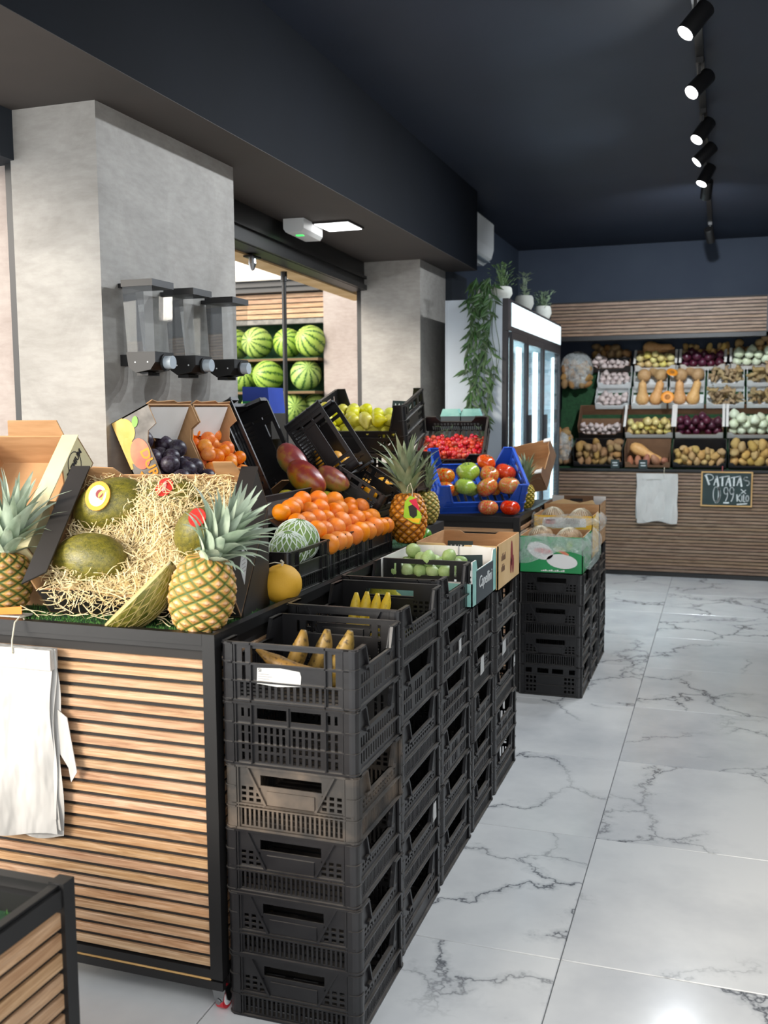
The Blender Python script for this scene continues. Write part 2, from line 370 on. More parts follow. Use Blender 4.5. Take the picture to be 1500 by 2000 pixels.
def melon_skin():
    m, nt, b = nodes_of('melon_skin'); v = coords(nt, (1, 1, .45), rnd=4)
    a = noise(nt, v, 9, 5, .6, .6); col = ramp(nt, a, [(.32, '#2f380e'), (.5, '#5e5a14'), (.68, '#80781c')])
    vo = N(nt, 'ShaderNodeTexVoronoi', feature='DISTANCE_TO_EDGE'); vo.inputs['Scale'].default_value = 34; nt.links.new(v, vo.inputs['Vector'])
    ln = ramp(nt, vo.outputs['Distance'], [(.02, (1, 1, 1)), (.1, (0, 0, 0))])
    mx = N(nt, 'ShaderNodeMix', data_type='RGBA'); nt.links.new(ln, mx.inputs[0]); nt.links.new(col, mx.inputs[6]); mx.inputs[7].default_value = lin('#857a3a')
    nt.links.new(mx.outputs[2], b.inputs['Base Color']); b.inputs['Roughness'].default_value = .4; bump(nt, b, a, .2, .01)
melon_skin()
def mango_skin():
    m, nt, b = nodes_of('mango_skin'); tc = nt.nodes.new('ShaderNodeTexCoord'); sp = nt.nodes.new('ShaderNodeSeparateXYZ'); nt.links.new(tc.outputs['Object'], sp.inputs[0])
    v = coords(nt, (1, 1, 1), rnd=4); ma = N(nt, 'ShaderNodeMath', operation='MULTIPLY_ADD'); nt.links.new(sp.outputs[2], ma.inputs[0]); ma.inputs[1].default_value = .34; 
    nn = noise(nt, v, 1.6, 5, .6); ml = N(nt, 'ShaderNodeMath', operation='MULTIPLY_ADD'); nt.links.new(nn, ml.inputs[0]); ml.inputs[1].default_value = 1.1; ml.inputs[2].default_value = -.06
    nt.links.new(ml.outputs[0], ma.inputs[2])
    col = ramp(nt, ma.outputs[0], [(.2, '#7a8034'), (.45, '#a8702f'), (.66, '#934238'), (.9, '#7f3336')])
    nt.links.new(objvar(nt, col, .01, .06, .08), b.inputs['Base Color']); b.inputs['Roughness'].default_value = .33
mango_skin()
def vcol(name, rough=.55):
    m, nt, b = nodes_of(name); a = N(nt, 'ShaderNodeAttribute', attribute_name='Col')
    nt.links.new(objvar(nt, a.outputs['Color'], .008, .08, .08), b.inputs['Base Color']); b.inputs['Roughness'].default_value = rough
vcol('pineapple_skin')
# ------------------------------------------------------------------ setting
P_T = 0.86
fl = struct('floor', MB().box(-7, 3.4, -2.2, 12, -.12, -.012), 'grout')
tile_me = None
def tile_mesh():
    mb = MB(); a = P_T-.003; e = .002
    mb.add([(x, y, z) for z, i in ((-.012, 0), (-.002, 0), (0, e)) for (x, y) in ((i, i), (a-i, i), (a-i, a-i), (i, a-i))],
           [(8, 9, 10, 11)]+[(k*4+j, k*4+(j+1) % 4, k*4+4+(j+1) % 4, k*4+4+j) for k in (0, 1) for j in range(4)])
    return mb.mesh('floor_tile', 'marble')
tile_me = tile_mesh()
for i in range(-4, 4):
    for j in range(-5, 9):
        rz = 0
        link('floor_tile', tile_me, fl, loc=(-.40+P_T*i, 2.745+P_T*j, 0))
struct('ceiling', MB().box(-2.06, 3.2, .3, 10.5, 3.24, 3.4), 'navy_paint')
struct('wall_back', MB().box(-2.3, 3.2, 10.45, 10.65, 0, 3.24), 'navy_wall')
struct('wall_left', MB().box(-2.3, -2.06, 7.5, 10.45, 0, 3.24), 'navy_wall')
struct('wall_right', MB().box(2.8, 3.0, .6, 10.45, 0, 3.24), 'navy_wall')
struct('trim_1', MB().box(-2.85, -1.8, .3, 7.52, 2.652, 3.42, 0).box(-2.85, -1.8, .3, 7.52, 2.65, 2.652, 1), ['navy_shaded', 'soffit_paint'])
struct('trim_2', MB().box(-2.06, -1.99, 7.49, 7.95, 0, 2.65), 'dark_recess')
struct('wall_pillar_front', MB().box(-2.395, -2.04, 2.97, 3.975, 0, 2.65), 'cement')
struct('wall_pillar_rear', MB().box(-2.485, -2.04, 6.8, 7.48, 0, 2.65), 'cement')
struct('wall_street_side', MB().box(-4.2, -2.44, 3.02, 3.3, 0, 2.5), 'pink_render')
# shutter guides and housing of the street opening
struct('trim_3', MB().box(-2.445, -2.395, 3.0, 3.08, 0, 2.5), 'black_metal')
struct('trim_4', MB().box(-2.525, -2.485, 6.82, 6.9, 0, 2.5), 'black_metal')
struct('trim_5', MB().box(-2.85, -2.38, 2.9, 3.3, 2.48, 2.65), 'dark_recess')
hs = MB(); hs.bar((-2.36, 3.98, 2.55), (-2.52, 6.82, 2.55), .12, .2); hs.bar((-2.30, 3.98, 2.47), (-2.455, 6.82, 2.47), .03, .035)
hs.bar((-2.29, 3.98, 2.54), (-2.45, 6.82, 2.54), .02, .02)
struct('trim_6', hs, 'black_metal')
ln = MB(); ln.bar((-2.50, 3.98, 2.52), (-2.66, 7.3, 2.52), .14, .16)
struct('trim_7', ln, 'kraft_pale')
# street side beyond the opening
struct('wall_street_back', MB().box(-7, -3.27, 8.45, 8.6, 0, 4.2).box(-7, -3.27, 8.05, 8.45, 2.74, 4.2), 'cream_render')
struct('wall_street_pillar', MB().box(-3.27, -2.5, 8.0, 8.5, 0, 4.2), 'pink_render')
wd = MB().box(-6.5, -3.28, 8.1, 8.2, 2.64, 2.74)
wd.box(-6.5, -3.28, 8.07, 8.1, 2.685, 2.70)
struct('trim_8', wd, 'black_metal')
# ------------------------------------------------------------------ slatted counters
def slat_mesh(L, h, t, axis, mat):
    mb = MB(); e = .0015
    if axis == 'x': mb.prism([(0, 0), (t-e, 0), (t, e), (t, h-e), (t-e, h), (0, h)], (0, 0, 0), (0, -1, 0), (0, 0, 1), (1, 0, 0), L)
    else: mb.prism([(0, 0), (t-e, 0), (t, e), (t, h-e), (t-e, h), (0, h)], (0, 0, 0), (1, 0, 0), (0, 0, 1), (0, 1, 0), L)
    return mb.mesh('slat', mat)
def slats(root, face, a0, a1, pos, z0, z1, pitch, h, t=.009, mat='oak'):
    L = a1-a0; me = slat_mesh(L, h, t, face, mat+'_'+face)
    z = z0
    while z+h <= z1+.001:
        link('slat', me, root, loc=(a0, pos, z) if face == 'x' else (pos, a0, z)); z += pitch
# front counter with the tropical fruit
c1 = thing('display_counter', 'oak slatted display counter with black edging under the melons and pineapples', 'counter', loc=(0, 0, 0))
part('body', MB().box(-2.03, -1.225, 2.215, 4.28, .072, 1.0).box(-3.0, -2.03, 2.215, 2.93, .072, 1.0), 'dark_panel', c1)
slats(c1, 'x', -3.0, -1.245, 2.215, .124, .988, .0338, .0224)
slats(c1, 'y', 2.235, 4.27, -1.225, .124, .985, .0338, .0224)
for n, b in (('corner_post', (-1.246, -1.21, 2.197, 2.216, .0955, 1.03)), ('corner_post', (-1.224, -1.2105, 2.2165, 2.236, .0955, 1.03)), ('corner_post', (-1.236, -1.21, 4.27, 4.295, .07, 1.03)),
             ('top_rail', (-3.0, -1.2465, 2.197, 2.222, 1.0, 1.03)), ('top_rail', (-3.0, -1.2465, 2.203, 2.2145, .985, .9995)), ('top_rail', (-1.236, -1.21, 2.2365, 4.2695, 1.0, 1.03)),
             ('bottom_rail', (-3.0, -1.2465, 2.2, 2.2145, .096, .119)), ('bottom_rail', (-3.0, -1.21, 2.197, 2.2145, .066, .0895)), ('bottom_rail', (-1.224, -1.21, 2.237, 4.28, .066, .119))):
    part(n, MB().box(*b), 'black_metal', c1)
part('edge_strip', MB().box(-3.0, -1.2465, 2.199, 2.2145, .0900, .0950), 'frame_wood', c1)
def turf_mesh(x0, x1, y0, y1, z, n, seed, h=.008):
    r = random.Random(seed); mb = MB(); mb.box(x0, x1, y0, y1, z, z+.004, 0)
    for _ in range(n):
        x = r.uniform(x0, x1); y = r.uniform(y0, y1); a = r.uniform(0, 6.28); w = .0013; dx, dy = math.cos(a)*w, math.sin(a)*w; hh = h*r.uniform(.5, 1.2); lx, ly = r.uniform(-.004, .004), r.uniform(-.004, .004)
        mb.add([(x-dx, y-dy, z+.003), (x+dx, y+dy, z+.003), (x+lx, y+ly, z+.004+hh)], [(0, 1, 2)], 1)
    return mb
o = part('turf_mat', turf_mesh(-2.4, -1.237, 2.223, 2.55, 1.016, 9000, 1), ['turf_dark', 'turf'], c1); o['kind'] = 'stuff'
o = part('turf_mat', turf_mesh(-1.62, -1.237, 2.55, 4.27, 1.0, 3000, 2), ['turf_dark', 'turf'], c1); o['kind'] = 'stuff'
part('riser', MB().box(-2.025, -1.72, 3.0, 4.2, 1.0, 1.165), 'dark_panel', c1)
def caster(root, x, y):
    w = MB().disc((x-.011, y, .033), (1, 0, 0), .033, .022, 24); wh = part('caster', w, 'red_rubber', root, True, 40)
    part('hub', MB().disc((x-.0125, y, .033), (1, 0, 0), .024, .025, 20), 'white_plastic', wh)
    part('bracket', MB().prism([(-.026, .068), (.026, .068), (.016, .03), (0, .018), (-.016, .03)], (x-.016, y, 0), (0, 1, 0), (0, 0, 1), (1, 0, 0), .0025).prism([(-.026, .068), (.026, .068), (.016, .03), (0, .018), (-.016, .03)], (x+.0135, y, 0), (0, 1, 0), (0, 0, 1), (1, 0, 0), .0025).prism([(-.02, .068), (.02, .068), (.012, .035), (0, .022), (-.012, .035)], (x, y-.034, 0), (1, 0, 0), (0, 0, 1), (0, 1, 0), .003), 'steel', wh)
    part('axle_bolt', MB().disc((x, y-.036, .034), (0, -1, 0), .007, .004, 8), 'steel', wh)
caster(c1, -1.226, 2.236); caster(c1, -1.25, 4.2)
# second counter, further in
c2 = thing('display_counter', 'slatted display counter under the blue tomato crate, in front of the fridge', 'counter')
part('body', MB().box(-1.98, -1.075, 5.435, 6.66, .03, .965), 'dark_panel', c2)
slats(c2, 'x', -1.98, -1.085, 5.435, .06, .955, .0338, .0224)
slats(c2, 'y', 5.455, 6.65, -1.075, .06, .955, .0338, .0224)
for n, b in (('corner_post', (-1.085, -1.05, 5.415, 5.45, 0, .995)), ('corner_post', (-1.08, -1.055, 6.64, 6.665, 0, .995)), ('top_rail', (-1.98, -1.0855, 5.415, 5.44, .965, .995)), ('top_rail', (-1.08, -1.055, 5.4505, 6.6395, .965, .995)), ('bottom_rail', (-1.98, -1.0855, 5.42, 5.4345, 0, .05))):
    part(n, MB().box(*b), 'black_metal', c2)
part('top_board', MB().box(-1.98, -1.081, 5.441, 6.64, .966, .985), 'dark_panel', c2)
part('riser', MB().box(-1.98, -1.38, 5.99, 6.6, .986, 1.2), 'dark_panel', c2)
# nearest planter counter, lower left
c3 = thing('low_counter', 'low slatted counter lined with green turf at the lower left corner', 'counter')
X3, Y3, Z3 = -1.22, 1.61, .66
part('body', MB().box(-2.2, X3-.018, .5, Y3-.02, .03, Z3-.09), 'dark_panel', c3)
slats(c3, 'y', .5, Y3-.036, X3-.018, .05, Z3-.06, .043, .032)
part('turf_mat', turf_mesh(-2.1, X3-.05, .9, Y3-.05, Z3-.075, 5000, 3, .012), ['turf_dark', 'turf'], c3)['kind'] = 'stuff'
for n, b in (('corner_post', (X3-.036, X3, Y3-.035, Y3, .0, Z3)), ('top_rail', (X3-.03, X3-.004, .5, Y3-.0355, Z3-.05, Z3-.012)), ('top_rail', (X3-.03, X3-.012, .5, Y3-.0355, Z3-.0115, Z3-.004)), ('top_rail', (-2.2, X3-.0365, Y3-.03, Y3-.004, Z3-.09, Z3-.008)), ('inner_edge', (-2.2, X3-.0365, Y3-.05, Y3-.031, Z3-.089, Z3-.03))):
    part(n, MB().box(*b), 'black_metal', c3)
# back counter below the vegetable wall
c4 = thing('back_counter', 'long slatted counter along the back wall under the vegetable display', 'counter')
part('body', MB().box(-1.55, 2.6, 9.65, 10.44, .03, 1.0), 'dark_panel', c4)
slats(c4, 'x', -1.55, 2.6, 9.65, .045, .995, .0318, .0228, mat='walnut')
part('top_rail', MB().box(-1.55, 2.6, 9.625, 9.66, 1.0, 1.022), 'black_metal', c4)
part('base_strip', MB().box(-1.55, 2.6, 9.63, 9.648, 0, .04), 'black_metal', c4)
stp = [(9.67, 9.95, 1.03), (9.93, 10.12, 1.30), (10.06, 10.24, 1.585), (10.14, 10.32, 1.79), (10.20, 10.44, 1.955)]
for a, b, z in stp: part('display_step', MB().box(-1.55, 2.6, a+.08, 10.44, z-.3 if z > 1.1 else 1.0, z), 'turf_dark', c4)
val = thing('slat_valance', 'slatted wood valance panel above the vegetable display', 'panel')
part('backing', MB().box(-1.6, 2.6, 9.76, 9.8, 2.24, 2.615), 'dark_panel', val)
slats(val, 'x', -1.6, 2.6, 9.76, 2.29, 2.62, .0318, .0228, mat='walnut')
part('lower_edge', MB().box(-1.6, 2.6, 9.735, 9.759, 2.245, 2.284), 'black_metal', val)
part('end_trim', MB().box(.365, .39, 9.735, 9.75, 2.245, 2.61), 'black_metal', val)
part('hanger', MB().box(-1.6, 2.6, 9.80, 10.44, 2.56, 2.6), 'dark_panel', val)
# slat panel and shelves of the watermelon stand in the street
ws = thing('watermelon_stand', 'slatted stand holding watermelons seen through the street opening', 'stand')
part('backing', MB().box(-6.0, -3.28, 8.19, 8.21, 2.40, 2.64), 'dark_panel', ws)
slats(ws, 'x', -6.0, -3.285, 8.19, 2.415, 2.64, .045, .036)
part('edge_board', MB().box(-6.0, -3.285, 8.17, 8.19, 2.365, 2.405), 'card_grey', ws)
for z, y in ((2.045, 8.0), (1.76, 7.92), (1.47, 7.84)):
    part('shelf', MB().box(-6.0, -3.285, y-.1, 8.44, z-.02, z), 'stem_brown', ws); part('turf_lining', MB().box(-6.0, -3.285, y-.099, 8.44, z+.0005, z+.006), 'turf_dark', ws)
part('base', MB().box(-6.0, -3.285, 7.72, 8.44, .0, 1.43), 'dark_panel', ws)
part('back_lining', MB().box(-6.0, -3.285, 8.42, 8.445, 1.48, 2.38), 'turf_dark', ws)
# ------------------------------------------------------------------ plastic crates
def slab(mb, w, h, t, holes, M, zlo=0.0, mi=0):
    zs = sorted({zlo, h} | {q for a in holes for q in (a[2], a[3])}); zs = [z for z in zs if zlo <= z <= h]
    for z0, z1 in zip(zs, zs[1:]):
        if z1-z0 < 1e-5: continue
        zm = (z0+z1)/2; cut = sorted((a[0], a[1]) for a in holes if a[2] < zm < a[3]); x = 0
        for a, b in cut:
            if a-x > 1e-5: mb.box(x, a, 0, t, z0, z1, mi, M)
            x = max(x, b)
        if w-x > 1e-5: mb.box(x, w, 0, t, z0, z1, mi, M)
def bars(x0, x1, z0, z1, pitch, gap):
    n = max(1, int((x1-x0)/pitch)); p = (x1-x0)/n
    return [(x0+i*p+(p-gap)/2, x0+i*p+(p+gap)/2, z0, z1) for i in range(n)]
def grid(x0, x1, z0, z1, nx, nz, f=.62):
    px, pz = (x1-x0)/nx, (z1-z0)/nz
    return [(x0+(i+.5-f/2)*px, x0+(i+.5+f/2)*px, z0+(k+.5-f/2)*pz, z0+(k+.5+f/2)*pz) for i in range(nx) for k in range(nz)]
CW, CD, CH = .37, .42, .172
def crate_mesh(style, mats, zt_=.64, cw=.07):
    w, d, h, t = CW, CD, CH, .004; ins = .012; mb = MB()
    fw = w-2*ins; dw = d-2*ins
    def faceholes(W):
        c = W/2
        if style == 'bar':
            H = [(c-.095, c-.003, .66*h, .9*h), (c+.003, c+.095, .66*h, .9*h)] if False else [(c-.1, c+.1, .66*h, .9*h)]
            H += bars(.035, c-.108, .66*h, .9*h, .017, .009)+bars(c+.108, W-.035, .66*h, .9*h, .017, .009)
            H += bars(.035, c-.108, .36*h, .61*h, .017, .010)+bars(c+.108, W-.035, .36*h, .61*h, .017, .010)
            H += bars(.035, W-.035, .07*h, .32*h, .0165, .0095)
        elif style == 'double':
            H = [(c-.088, c-.006, .74*h, .91*h), (c+.006, c+.088, .74*h, .91*h)]
            for z0, z1 in ((.52, .66), (.24, .5), (.07, .2)): H += bars(.035, c-.1, z0*h, z1*h, .0155, .008)+bars(c-.09, c-.006, z0*h, z1*h, .0155, .008)+bars(c+.006, c+.09, z0*h, z1*h, .0155, .008)+bars(c+.1, W-.035, z0*h, z1*h, .0155, .008)
            H += bars(.035, c-.1, .76*h, .9*h, .0155, .008)+bars(c+.1, W-.035, .76*h, .9*h, .0155, .008)
        elif style == 'plaque':
            H = [(c-.085, c+.085, .70*h, .86*h)]
            H += grid(.03, .092, .42*h, .68*h, 3, 3)+grid(W-.092, W-.03, .42*h, .68*h, 3, 3)
            H += bars(.03, W-.03, .06*h, .37*h, .0125, .0072)
        else:
            H = [(c-.075, c-.01, .74*h, .9*h), (c+.01, c+.075, .74*h, .9*h), (.03, .065, .74*h, .9*h), (W-.065, W-.03, .74*h, .9*h)]
            H += grid(.03, .095, .1*h, .66*h, 3, 4, .66)+grid(W-.095, W-.03, .1*h, .66*h, 3, 4, .66)
        return H
    Mf = Matrix.Translation((-w/2+ins, -d/2+.008, 0)); Mb = Matrix.Translation((w/2-ins, d/2-.008, 0)) @ Matrix.Rotation(math.pi, 4, 'Z')
    for M in (Mf, Mb):
        slab(mb, fw, h, t, faceholes(fw), M)
        for z, hh in ((.0, .006), (.34*h, .004), (.64*h if style != 'plaque' else .39*h, .004), (h-.006, .006)): mb.box(0, fw, -.008, 0, z, z+hh, 0, M)
        for x in (.024, fw-.028): mb.box(x, x+.004, -.006, 0, 0, h, 0, M)
        if style in ('bar', 'double'):
            for x in (fw/2-.104, fw/2+.1): mb.box(x, x+.004, -.008, 0, 0, h, 0, M)
        if style == 'double': mb.box(fw/2-.002, fw/2+.002, -.006, 0, .1*h, h, 0, M)
        if style == 'plaque':
            for sg in (-1, 1):
                p = [(sg*.118, .98*h), (sg*.125, .98*h), (sg*.072, .4*h), (sg*.065, .4*h)]
                mb.prism(p, M @ Vector((fw/2, 0, 0)), M.to_3x3() @ Vector((1, 0, 0)), (0, 0, 1), M.to_3x3() @ Vector((0, -1, 0)), .008)
            mb.box(fw/2-.066, fw/2+.066, -.004, 0, .42*h, .63*h, 0, M); mb.box(fw/2-.069, fw/2+.069, -.008, 0, .385*h, .41*h, 0, M)
    # low sides along the length, rim dropped in the middle
    zt = zt_*h
    if style == 'double': sh = bars(.04, dw-.04, .1*h, .3*h, .02, .012)+bars(.04, dw-.04, .36*h, .52*h, .02, .012)
    elif style == 'plaque': sh = grid(.05, dw-.05, .42*h, .58*h, 14, 2)+bars(.04, dw-.04, .07*h, .36*h, .0125, .007)
    elif style == 'bar': sh = bars(.05, dw*.33, .1*h, .52*h, .018, .010)+bars(dw*.67, dw-.05, .1*h, .52*h, .018, .010)+bars(dw*.4, dw*.6, .1*h, .52*h, .018, .010)
    elif style == 'lowblue': sh = grid(.12, dw-.12, .14*h, .3*h, 12, 1, .4)
    else: sh = grid(.04, .12, .12*h, .55*h, 4, 3)+grid(dw-.12, dw-.04, .12*h, .55*h, 4, 3)
    sh = sh+[(cw, dw-cw, zt, h+1)]
    Ml = Matrix.Translation((-w/2+.008, d/2-ins, 0)) @ Matrix.Rotation(-math.pi/2, 4, 'Z'); Mr = Matrix.Translation((w/2-.008, -d/2+ins, 0)) @ Matrix.Rotation(math.pi/2, 4, 'Z')
    for M in (Ml, Mr):
        slab(mb, dw, h, t, [x for x in sh if x[3] <= h or True], M)
        mb.box(cw, dw-cw, -.008, .004, zt-.008, zt, 0, M)
        for z in (0, min(.33*h, zt-.03)): mb.box(0, dw, -.008, 0, z, z+.005, 0, M)
        for x0, x1 in ((0, cw+.005), (dw-cw-.005, dw)): mb.box(x0, x1, -.008, .004, h-.006, h, 0, M)
        for x, sg in ((cw, 1), (dw-cw, -1)):
            U = M.to_3x3() @ Vector((1, 0, 0)); mb.prism([(0, zt), (sg*.035, zt), (0, h)], M @ Vector((x, 0, 0)), U, (0, 0, 1), M.to_3x3() @ Vector((0, 1, 0)), t)
            mb.prism([(sg*.03, zt-.02), (sg*.037, zt-.02), (sg*.004, h), (sg*-.003, h)], M @ Vector((x, 0, 0)), U, (0, 0, 1), M.to_3x3() @ Vector((0, -1, 0)), .008)
    # corner posts
    for sx in (-1, 1):
        for sy in (-1, 1):
            r = .026; pts = [(0, 0)]+[(r-r*math.cos(a), r-r*math.sin(a)) for a in []]
            poly = [(.034, 0)]+[(.02-.02*math.cos(a)*1.0, .02-.02*math.sin(a)) for a in [math.pi/2*(1-i/4) for i in range(5)]][0:5]+[(0, .034), (.006, .034), (.006, .012), (.012, .006), (.034, .006)]
            mb.prism(poly, (sx*w/2, sy*d/2, 0), (-sx, 0, 0), (0, -sy, 0), (0, 0, 1), h)
            for z in (.02*h, .34*h, .66*h, .96*h):
                mb.prism([(p[0]-.0025, p[1]-.0025) for p in poly[:7]]+[(.012, .012)], (sx*w/2, sy*d/2, z), (-sx, 0, 0), (0, -sy, 0), (0, 0, 1), .0035)
    for i in range(11): mb.box(-w/2+.012, w/2-.012, -d/2+.014+i*(d-.03)/11, -d/2+.014+i*(d-.03)/11+.022, .003, .008)
    for x in (-.1, 0, .1): mb.box(x-.012, x+.012, -d/2+.014, d/2-.014, 0, .0029)
    return mb.mesh('crate', mats)
CR = {(s, m): crate_mesh(s, m) for s, m in (('bar', 'crate_black'), ('double', 'crate_black'), ('plaque', 'crate_black'), ('window', 'crate_black'), ('plaque', 'crate_dusty'), ('bar', 'crate_brown'), ('bar', 'crate_blue'))}
CR[('low', 'crate_blue')] = crate_mesh('lowblue', 'crate_blue', .40, .035); CR[('low', 'crate_black')] = crate_mesh('window', 'crate_black', .46, .03)
def crate(style, label, group, mat='crate_black', loc=None, size=None, M=None, rot=None):
    sc = (size[0]/CW, size[1]/CD, size[2]/CH) if size else (1, 1, 1)
    o = single('plastic_crate', CR[(style, mat)], None, label, 'crate', group)
    if M is not None: o.matrix_world = M @ Matrix.Diagonal((*sc, 1))
    else:
        o.location = loc; o.scale = sc
        if rot: o.rotation_euler = rot
    return o
ORD = ['top', 'second', 'third', 'fourth', 'fifth', 'bottom']
def stack(where, x0, x1, y0, y1, zs, styles, jit=.004, dusty=None, seed=0):
    """zs: heights from top to bottom"""
    r = random.Random(seed); out = []
    n = len(zs)-1
    for i in range(n):
        k = ORD[i] if i < n-1 else 'bottom'
        k = k if k in ('top', 'bottom') else k+' from the top'
        lab = 'black crate, %s of the %s' % (k, where)
        if dusty == i: lab = 'dusty brown-stained crate, %s of the %s' % (k, where)
        jx, jy = (r.uniform(-jit, jit), r.uniform(-jit, jit)*.5) if i < n-1 else (0, 0)
        out.append(crate(styles[i], lab, 'stacked plastic crates', 'crate_dusty' if dusty == i else 'crate_black', ((x0+x1)/2+jx, (y0+y1)/2+jy, zs[i+1]), (x1-x0, y1-y0, zs[i]-zs[i+1]-.0008), rot=(0, 0, r.uniform(-.008, .008))))
    return out
s1 = stack('stack nearest the camera', -1.2, -.828, 2.212, 2.58, [1.013, .858, .69, .516, .345, .172, 0], ['bar', 'double', 'plaque', 'plaque', 'plaque', 'plaque'], dusty=2, seed=1)
s2 = stack('second stack from the camera', -1.2, -.845, 2.605, 3.045, [1.035, .865, .69, .515, .345, .172, 0], ['plaque', 'bar', 'plaque', 'plaque', 'plaque', 'window'], seed=2)
s3 = stack('third stack from the camera', -1.2, -.85, 3.062, 3.485, [1.045, .87, .695, .52, .345, .172, 0], ['bar', 'bar', 'double', 'bar', 'plaque', 'plaque'], seed=3)
s4 = stack('fourth stack, under the teal carton', -1.195, -.85, 3.505, 3.86, [.875, .7, .525, .35, .175, 0], ['bar', 'plaque', 'bar', 'double', 'plaque'], seed=4)
s5 = stack('fifth stack, under the brown tomato carton', -1.195, -.85, 3.885, 4.34, [.86, .688, .516, .344, .172, 0], ['bar', 'bar', 'plaque', 'bar', 'plaque'], seed=5)
f1 = stack('stack under the green carton', -1.045, -.69, 5.385, 5.77, [.692, .52, .345, .172, 0], ['plaque', 'plaque', 'plaque', 'window'], seed=6)
f2 = stack('stack under the yellow carton', -1.045, -.69, 5.80, 6.13, [.72, .54, .36, .18, 0], ['plaque', 'bar', 'plaque', 'plaque'], seed=7)
f3 = stack('stack under the white-cornered carton', -1.045, -.69, 6.16, 6.5, [.74, .555, .37, .185, 0], ['bar', 'plaque', 'plaque', 'plaque'], seed=8)
# paper labels stuck on crates
def on_crate(o, name, mb, mats, label): # sticker in crate space
    q = part(name, mb, mats, o, label=label); return q
sk = MB().prism([(-.086, .055), (-.084, .1), (-.02, .104), (.032, .098), (.036, .085), (.034, .056), (-.03, .05)], (0, -CD/2+.0075, 0), (1, 0, 0), (0, 0, 1), (0, -1, 0), .0012)
lb = on_crate(s1[0], 'paper_label', sk, 'sticker_white', 'torn white paper label')
lettering(lb, 'SI', .014, 'ink', (-.077, -CD/2+.0058, .094), (1, 0, 0), (0, 0, 1))
for k in range(4): part('print_line', MB().box(-.082, -.05+.008*(k % 2), -CD/2+.0055, -CD/2+.0062, .083-.007*k, .0845-.007*k), 'ink_grey', lb)
def side_tag(o, y, z, hh, ww=.02):
    on_crate(o, 'paper_tag', MB().prism([(0, 0), (ww, .004), (ww*.9, hh), (ww*.1, hh-.004)], (CW/2-.0005, y, z), (0, 1, 0), (0, 0, 1), (1, 0, 0), .001), 'sticker_white', 'white paper tag')
side_tag(s2[4], .12, .1, .06, .035); side_tag(s4[1], -.05, .05, .07, .07); side_tag(s5[1], -.1, .05, .06, .07); side_tag(s3[1], .02, .05, .05, .03); side_tag(s5[2], .17, .1, .05, .03); side_tag(f1[0], -.16, .06, .05, .03)
# ------------------------------------------------------------------ produce shapes
def sph(r, n=14, m=9, fz=1.0, fn=None, dim=0.0, tip=0.0):
    pr = []
    for i in range(m+1):
        a = -math.pi/2+math.pi*i/m; x = math.cos(a); z = math.sin(a)
        rr = r*x if 0 < i < m else 0
        zz = r*z*fz
        if dim and z > 0: zz -= dim*r*math.exp(-(x/.38)**2)
        if dim and z < 0: zz += .5*dim*r*math.exp(-(x/.38)**2)
        if tip and z > .75: zz += tip*r*((z-.75)/.25)**2
        pr.append((rr, zz))
    return MB().lathe(pr, n, 0, fn)
def lumpy(r, sx, sy, sz, seed, n=12, m=8, amp=.1):
    rr = random.Random(seed); mb = sph(r, n, m); ph = [(rr.uniform(0, 6), rr.uniform(1, 3), Vector((rr.uniform(-1, 1), rr.uniform(-1, 1), rr.uniform(-1, 1))).normalized()) for _ in range(4)]
    vs = []
    for p in mb.v:
        v = Vector(p); d = v.normalized() if v.length else v
        k = 1+sum(amp*.5*math.sin(f*d.dot(ax)*2+p0) for p0, f, ax in ph); v = v*k; vs.append((v.x*sx, v.y*sy, v.z*sz))
    mb.v = vs; return mb
PM = {}
def reg(k, mb, mats): PM[k] = mb.mesh(k, mats, True)
reg('orange', sph(1, 18, 12, .95, dim=.06), 'orange_skin')
reg('peach', sph(1, 16, 11, .93, dim=.12, fn=lambda a, r, z: 1-.06*math.exp(-(min(a, 2*math.pi-a)/.25)**2)), 'peach_orange')
reg('plum', sph(1, 16, 11, 1.05, dim=.06, fn=lambda a, r, z: 1-.05*math.exp(-(min(a, 2*math.pi-a)/.22)**2)), 'plum_skin')
reg('apricot', sph(1, 16, 11, .97, dim=.1, fn=lambda a, r, z: 1-.07*math.exp(-(min(a, 2*math.pi-a)/.22)**2)), 'apricot_skin')
reg('cherry_tomato', sph(1, 10, 7, .96, dim=.06), 'cherry_red')
for c in ('mix', 'red', 'green'): reg('tomato_'+c, sph(1, 24, 11, .8, dim=.14, fn=lambda a, r, z: 1+.045*math.cos(6*a)+.02*math.cos(3*a+1)), 'tomato_'+c)
def pear_mb():
    pr = [(0, -1), (.3, -.97), (.62, -.85), (.86, -.6), (.97, -.25), (.95, .1), (.8, .45), (.6, .75), (.44, 1.0), (.36, 1.2), (.28, 1.36), (.14, 1.44), (0, 1.42)]
    return MB().lathe(pr, 14)
reg('pear', pear_mb(), 'pear_skin')
reg('lime', sph(1, 12, 9, 1.2, tip=.12), 'lime_skin'); reg('green_fig', sph(1, 10, 8, 1.05, tip=.2), 'fig_green')
def mango_mb():
    mb = sph(1, 18, 12); vs = []
    for x, y, z in mb.v: vs.append((x*1.55+.12*z*z, y*(.92-.10*x), z*(.95-.16*x)+.12*x*x))
    mb.v = vs; return mb
reg('mango', mango_mb(), 'mango_skin'); reg('mango_green', mango_mb(), 'mango_yellow')
reg('watermelon', sph(1, 22, 16, 1.06), 'watermelon_skin')
reg('frog_melon', sph(1, 22, 16, 1.42), 'melon_skin')
reg('galia', sph(1, 22, 16, .98, dim=.03), 'galia_skin')
for i in range(4):
    reg('potato%d' % i, lumpy(1, 1.28, .95, .85, 10+i), 'potato_skin'); reg('brown_potato%d' % i, lumpy(1, 1.35, .92, .82, 20+i), 'potato_brown')
